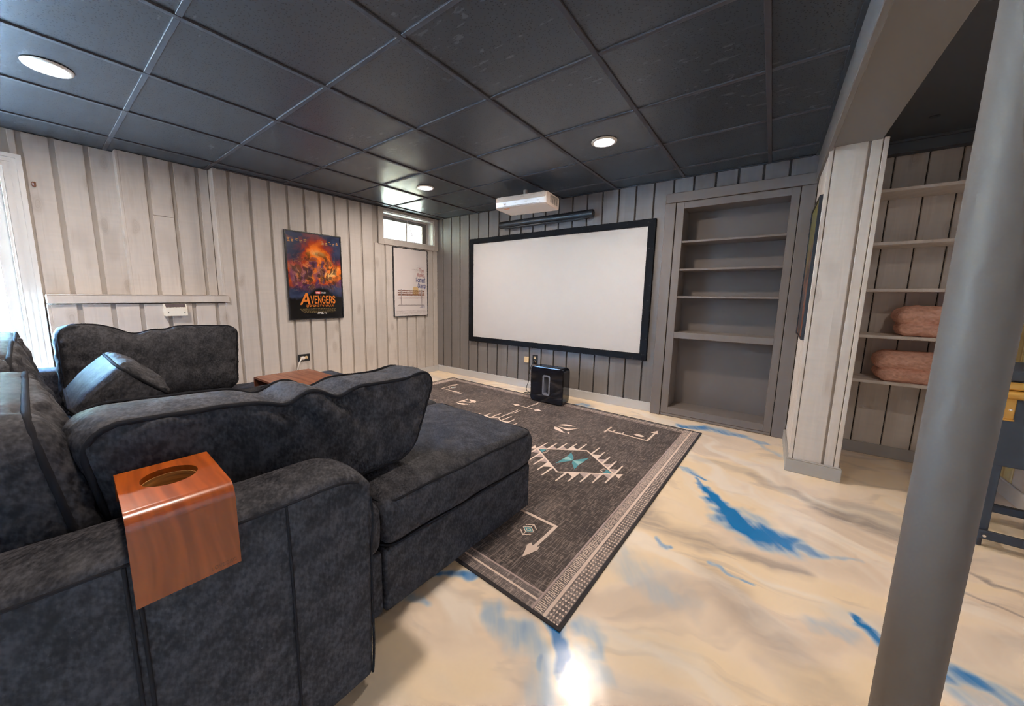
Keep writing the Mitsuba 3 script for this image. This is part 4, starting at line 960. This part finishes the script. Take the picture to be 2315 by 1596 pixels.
# ------------------------------------------------------------------ loose cushions
def pillow(key, frame, w, h, thick, gus, label, seed, folds=(), sag=(), rc=.09, wr=.012, n=(72, 48, 8), group=None, piping=True, edge_amp=.012):
    """boxed pillow. frame(u, v, t): u in [0,1] along, v in [0,1] up, t metres through the thickness -> world."""
    hx, hy, hz = w / 2, h / 2, gus / 2
    m = grid_box(hx, hy, hz, *n)
    p = np.array(m.vertices)
    q = p / [hx, hy, hz]; q[:, :2] = np.sign(q[:, :2]) * (1 - (1 - np.abs(q[:, :2])) ** 1.15); p = q * [hx, hy, hz]
    def corner(xy):
        inn = np.clip(xy, [-hx + rc, -hy + rc], [hx - rc, hy - rc]); d = xy - inn
        mx, L = np.abs(d).max(1, keepdims=True), np.linalg.norm(d, axis=1, keepdims=True)
        return inn + np.where(L > 1e-9, d * mx / np.maximum(L, 1e-9), 0)
    xy = corner(p[:, :2])
    def shape(xy, z, on_side):
        a, b = np.clip(xy[:, 0] / hx, -1, 1), np.clip(xy[:, 1] / hy, -1, 1)
        puff = ((1 - a ** 4) * (1 - b ** 4)) ** .5
        s = np.sign(z)
        dome = (thick - gus) / 2 * puff
        pp = np.stack([xy[:, 0], xy[:, 1], s * .3], -1)
        ed = 1 - np.maximum(np.abs(a), np.abs(b))
        wrk = wr * (1 - np.abs(2 * meshkit.fbm(pp * 7 + seed, 3, seed) - 1)) * np.clip(puff * 1.4, 0, 1) * -1 + wr * .9 * (meshkit.fbm(pp * 3.1 + 5, 2, seed + 5) - .5) * 2 * np.clip(puff * 1.6, 0, 1)
        gather = edge_amp * np.exp(-((ed - .07) / .07) ** 2) * (meshkit.noise(pp * [34, 34, 1] + seed, seed + 2) - .5) * 2
        zz = z + s * (dome + wrk + gather) * on_side
        U, Vv = (a + 1) / 2, (b + 1) / 2
        for (u0, v0, u1, v1, wd, dep, sd) in folds:
            du, dv = (u1 - u0) * w, (v1 - v0) * h
            tt = np.clip(((U - u0) * w * du + (Vv - v0) * h * dv) / (du * du + dv * dv), 0, 1)
            dist = np.hypot((U - u0) * w - tt * du, (Vv - v0) * h - tt * dv)
            zz = zz - s * dep * np.exp(-(dist / wd) ** 2) * (1 - .6 * tt) * (s == sd) * on_side
        up = np.zeros(len(xy))
        for (u0, wd, dep) in sag:
            up -= dep * np.exp(-((U - u0) / wd) ** 2) * np.clip((Vv - .45) / .5, 0, 1) ** 2
        return U, Vv, zz, up
    on_side = np.clip((np.abs(p[:, 2]) / hz - .99) / .01, 0, 1)
    U, Vv, zz, up = shape(xy, p[:, 2], on_side)
    # the boxing strip bows out a little
    edge = 1 - np.abs(p[:, 2]) / hz
    wob = .006 * (meshkit.noise(np.stack([U * 30, Vv * 30, p[:, 2] * 40], -1), seed + 9) - .5)
    sc = 1 + (.016 + wob) * np.sqrt(np.clip(edge, 0, 1)) / max(hx, hy) * 1.5
    U, Vv = .5 + (U - .5) * sc, .5 + (Vv - .5) * sc
    m.vertices = frame(U, Vv, zz) + np.outer(up, [0, 0, 1])
    if m.volume < 0: m.invert()
    k = S(f'{key}__cover', m, 'mat_fabric', True)
    if piping:
        for s in (-1, 1):
            a = np.linspace(0, 2 * np.pi, 200, endpoint=False); ca, sa = np.cos(a), np.sin(a); kk = 1 / np.maximum(np.abs(ca), np.abs(sa))
            c2 = corner(np.stack([ca * kk * hx, sa * kk * hy], -1))
            U, Vv, zz, up = shape(c2, np.full(200, s * hz), np.zeros(200))
            wv = .004 * (meshkit.noise(np.stack([U * 22, Vv * 22, U * 0 + s], -1), seed + 4) - .5)
            pts = frame(U, Vv, zz + s * .001) + np.outer(up + wv, [0, 0, 1])
            S(f'{k}__piping', tube(pts, .0068, 6, True), 'mat_piping', True)
    tag(key, label, 'cushion', group or 'loose back cushions on the sofa')

def quad_frame(B0, B1, T0, T1, nrm, bow=0.0):
    B0, B1, T0, T1 = [np.array(a, float) for a in (B0, B1, T0, T1)]; nrm = np.array(nrm, float); nrm /= np.linalg.norm(nrm)
    def fr(U, V, t):
        U, V, t = U[:, None], V[:, None], t[:, None]
        return (B0 * (1 - U) + B1 * U) * (1 - V) + (T0 * (1 - U) + T1 * U) * V + nrm * (t + bow * 4 * U * (1 - U))
    return fr
# long back cushion leaning over the near arm
k = numbered('back_cushion')
pillow(k, quad_frame((2.685, -.405, .498), (2.715, .44, .500), (2.755, -.460, .882), (2.675, .615, .802), (1, .06, -.03)), 1.05, .42, .265, .19,
       'long charcoal velvet back cushion slumped over the sofa arm with the cup holder', 3,
       folds=((.40, .93, .54, .52, .026, .042, 1), (.57, .93, .70, .55, .026, .040, 1), (.22, .80, .60, .30, .07, .014, 1), (.80, .9, .88, .5, .04, .014, 1)), sag=((.385, .045, .024), (.55, .05, .026), (.47, .05, -.010), (.93, .07, -.020)), wr=.014, rc=.085)
# the one against the far arm
k = numbered('back_cushion')
pillow(k, quad_frame((.985, -.405, .494), (1.005, .365, .496), (.86, -.40, .950), (.86, .435, .905), (1, 0, .28)), .84, .48, .22, .10,
       'wide charcoal velvet back cushion standing against the far arm, under the wall control box', 11, sag=((.36, .10, .045), (.52, .06, .018), (.12, .1, -.012)), wr=.010, rc=.07)
# along the back
for q, (xa, xb, lab, sd) in enumerate(((2.235, 2.86, 'charcoal velvet back cushion in the near corner of the sofa, at the left edge', 21), (1.54, 2.17, 'charcoal velvet back cushion along the sofa back, second from the near corner', 22), (.80, 1.47, 'charcoal velvet back cushion along the sofa back nearest the glass door', 23))):
    k = numbered('back_cushion'); dz, dy = (-.01, .02, .0)[q], (.026, -.004, -.004)[q]
    pillow(k, quad_frame((xa, -.545 + dy, .500), (xb, -.545 + dy, .500), (xa, -.605 + dy, .93 + dz), (xb, -.605 + dy, .91 + dz), (0, 1, .15)), xb - xa, .46, (.27, .26, .26)[q], .14, lab, sd, folds=((.2, .8, .75, .45, .06, .02, 1), (.8, .95, .6, .5, .05, .02, 1)), wr=.022)
# a slumped one in front of them
k = numbered('back_cushion')
pillow(k, quad_frame((1.24, -.205, .615), (1.86, -.198, .615), (1.24, -.345, .765), (1.86, -.352, .768), (0, .68, .73)), .62, .28, .32, .21, 'charcoal velvet cushion tipped back on the seat in front of the far back cushions', 31, wr=.016)

# ------------------------------------------------------------------ bent-wood cup holder on the near arm
tag('cup_holder', 'glossy reddish bent-wood cup holder saddled over the near sofa arm', 'cup holder')
hx0, hx1, hy0, hy1, ztop, th = 2.874, 3.126, -.412, -.252, .770, .013
rb = .030
def arc(cx, cz, r, a0, a1, n=10): return [(cx + r * math.cos(t), cz + r * math.sin(t)) for t in np.linspace(a0, a1, n)]
outer = [(hx0, .705)] + arc(hx0 + rb, ztop - rb, rb, math.pi, math.pi / 2) + arc(hx1 - rb, ztop - rb, rb, math.pi / 2, 0) + [(hx1, .596)]
ri = rb - th
inner = [(hx1 - th, .596)] + arc(hx1 - rb, ztop - rb, ri, 0, math.pi / 2) + arc(hx0 + rb, ztop - rb, ri, math.pi / 2, math.pi) + [(hx0 + th, .705)]
cs = m3.CrossSection([np.array(outer + inner)])
if cs.area() < 1e-6: cs = m3.CrossSection([np.array((outer + inner)[::-1])])
saddle = cs.extrude(hy1 - hy0)          # x, z(->y), along z
hcx, hcy, hr = 2.985, -.333, .047
hole = m3.Manifold.cylinder(.1, hr, hr, 64)
me = saddle.to_mesh(); v = me.vert_properties[:, :3]
sad = m3.Manifold(m3.Mesh(np.stack([v[:, 0], v[:, 2] + hy0, v[:, 1]], -1).astype(np.float32), me.tri_verts[:, ::-1].astype(np.uint32)))
sad = sad - hole.translate((hcx, hcy, ztop - .05))
def man2tri(mm): q = mm.to_mesh(); return trimesh.Trimesh(q.vert_properties[:, :3], q.tri_verts)
S('cup_holder__saddle', turned(man2tri(sad)), 'mat_cherry', 35)
cup = m3.Manifold.cylinder(.062, hr + .004, hr + .004, 64).translate((hcx, hcy, ztop - th - .062 + .0005)) - m3.Manifold.cylinder(.07, hr - .001, hr - .001, 64).translate((hcx, hcy, ztop - th - .058))
S('cup_holder__cup', turned(man2tri(cup)), 'mat_cherry_raw', 35)
scene['mat_engraved'] = princ((.13, .035, .014), .6)
S('cup_holder__saddle__lettering', turned(fit_text('LOVESAC', .042, .0075, .0005, ((0, 1, 0), (0, 0, 1), (1, 0, 0), (hx1, -.302, .604)))), 'mat_engraved')

# ------------------------------------------------------------------ bent-wood tray table on the seats
tag('tray_table', 'brown bent-wood tray table resting across the seat cushions by the outlet', 'tray table')
ax0, ax1, ay0, ay1, tz = 1.035, 1.655, .475, .865, .555
rb = .022; th = .014
outer = [(ax0, .482)] + arc(ax0 + rb, tz - rb, rb, math.pi, math.pi / 2) + arc(ax1 - rb, tz - rb, rb, math.pi / 2, 0) + [(ax1, .482)]
inner = [(ax1 - th, .482)] + arc(ax1 - rb, tz - rb, rb - th, 0, math.pi / 2) + arc(ax0 + rb, tz - rb, rb - th, math.pi / 2, math.pi) + [(ax0 + th, .482)]
S('tray_table__bent_top', prism(Polygon(outer + inner), ay1 - ay0, ((1, 0, 0), (0, 0, 1), (0, 1, 0), (0, ay0, 0))), 'mat_walnut', 30)
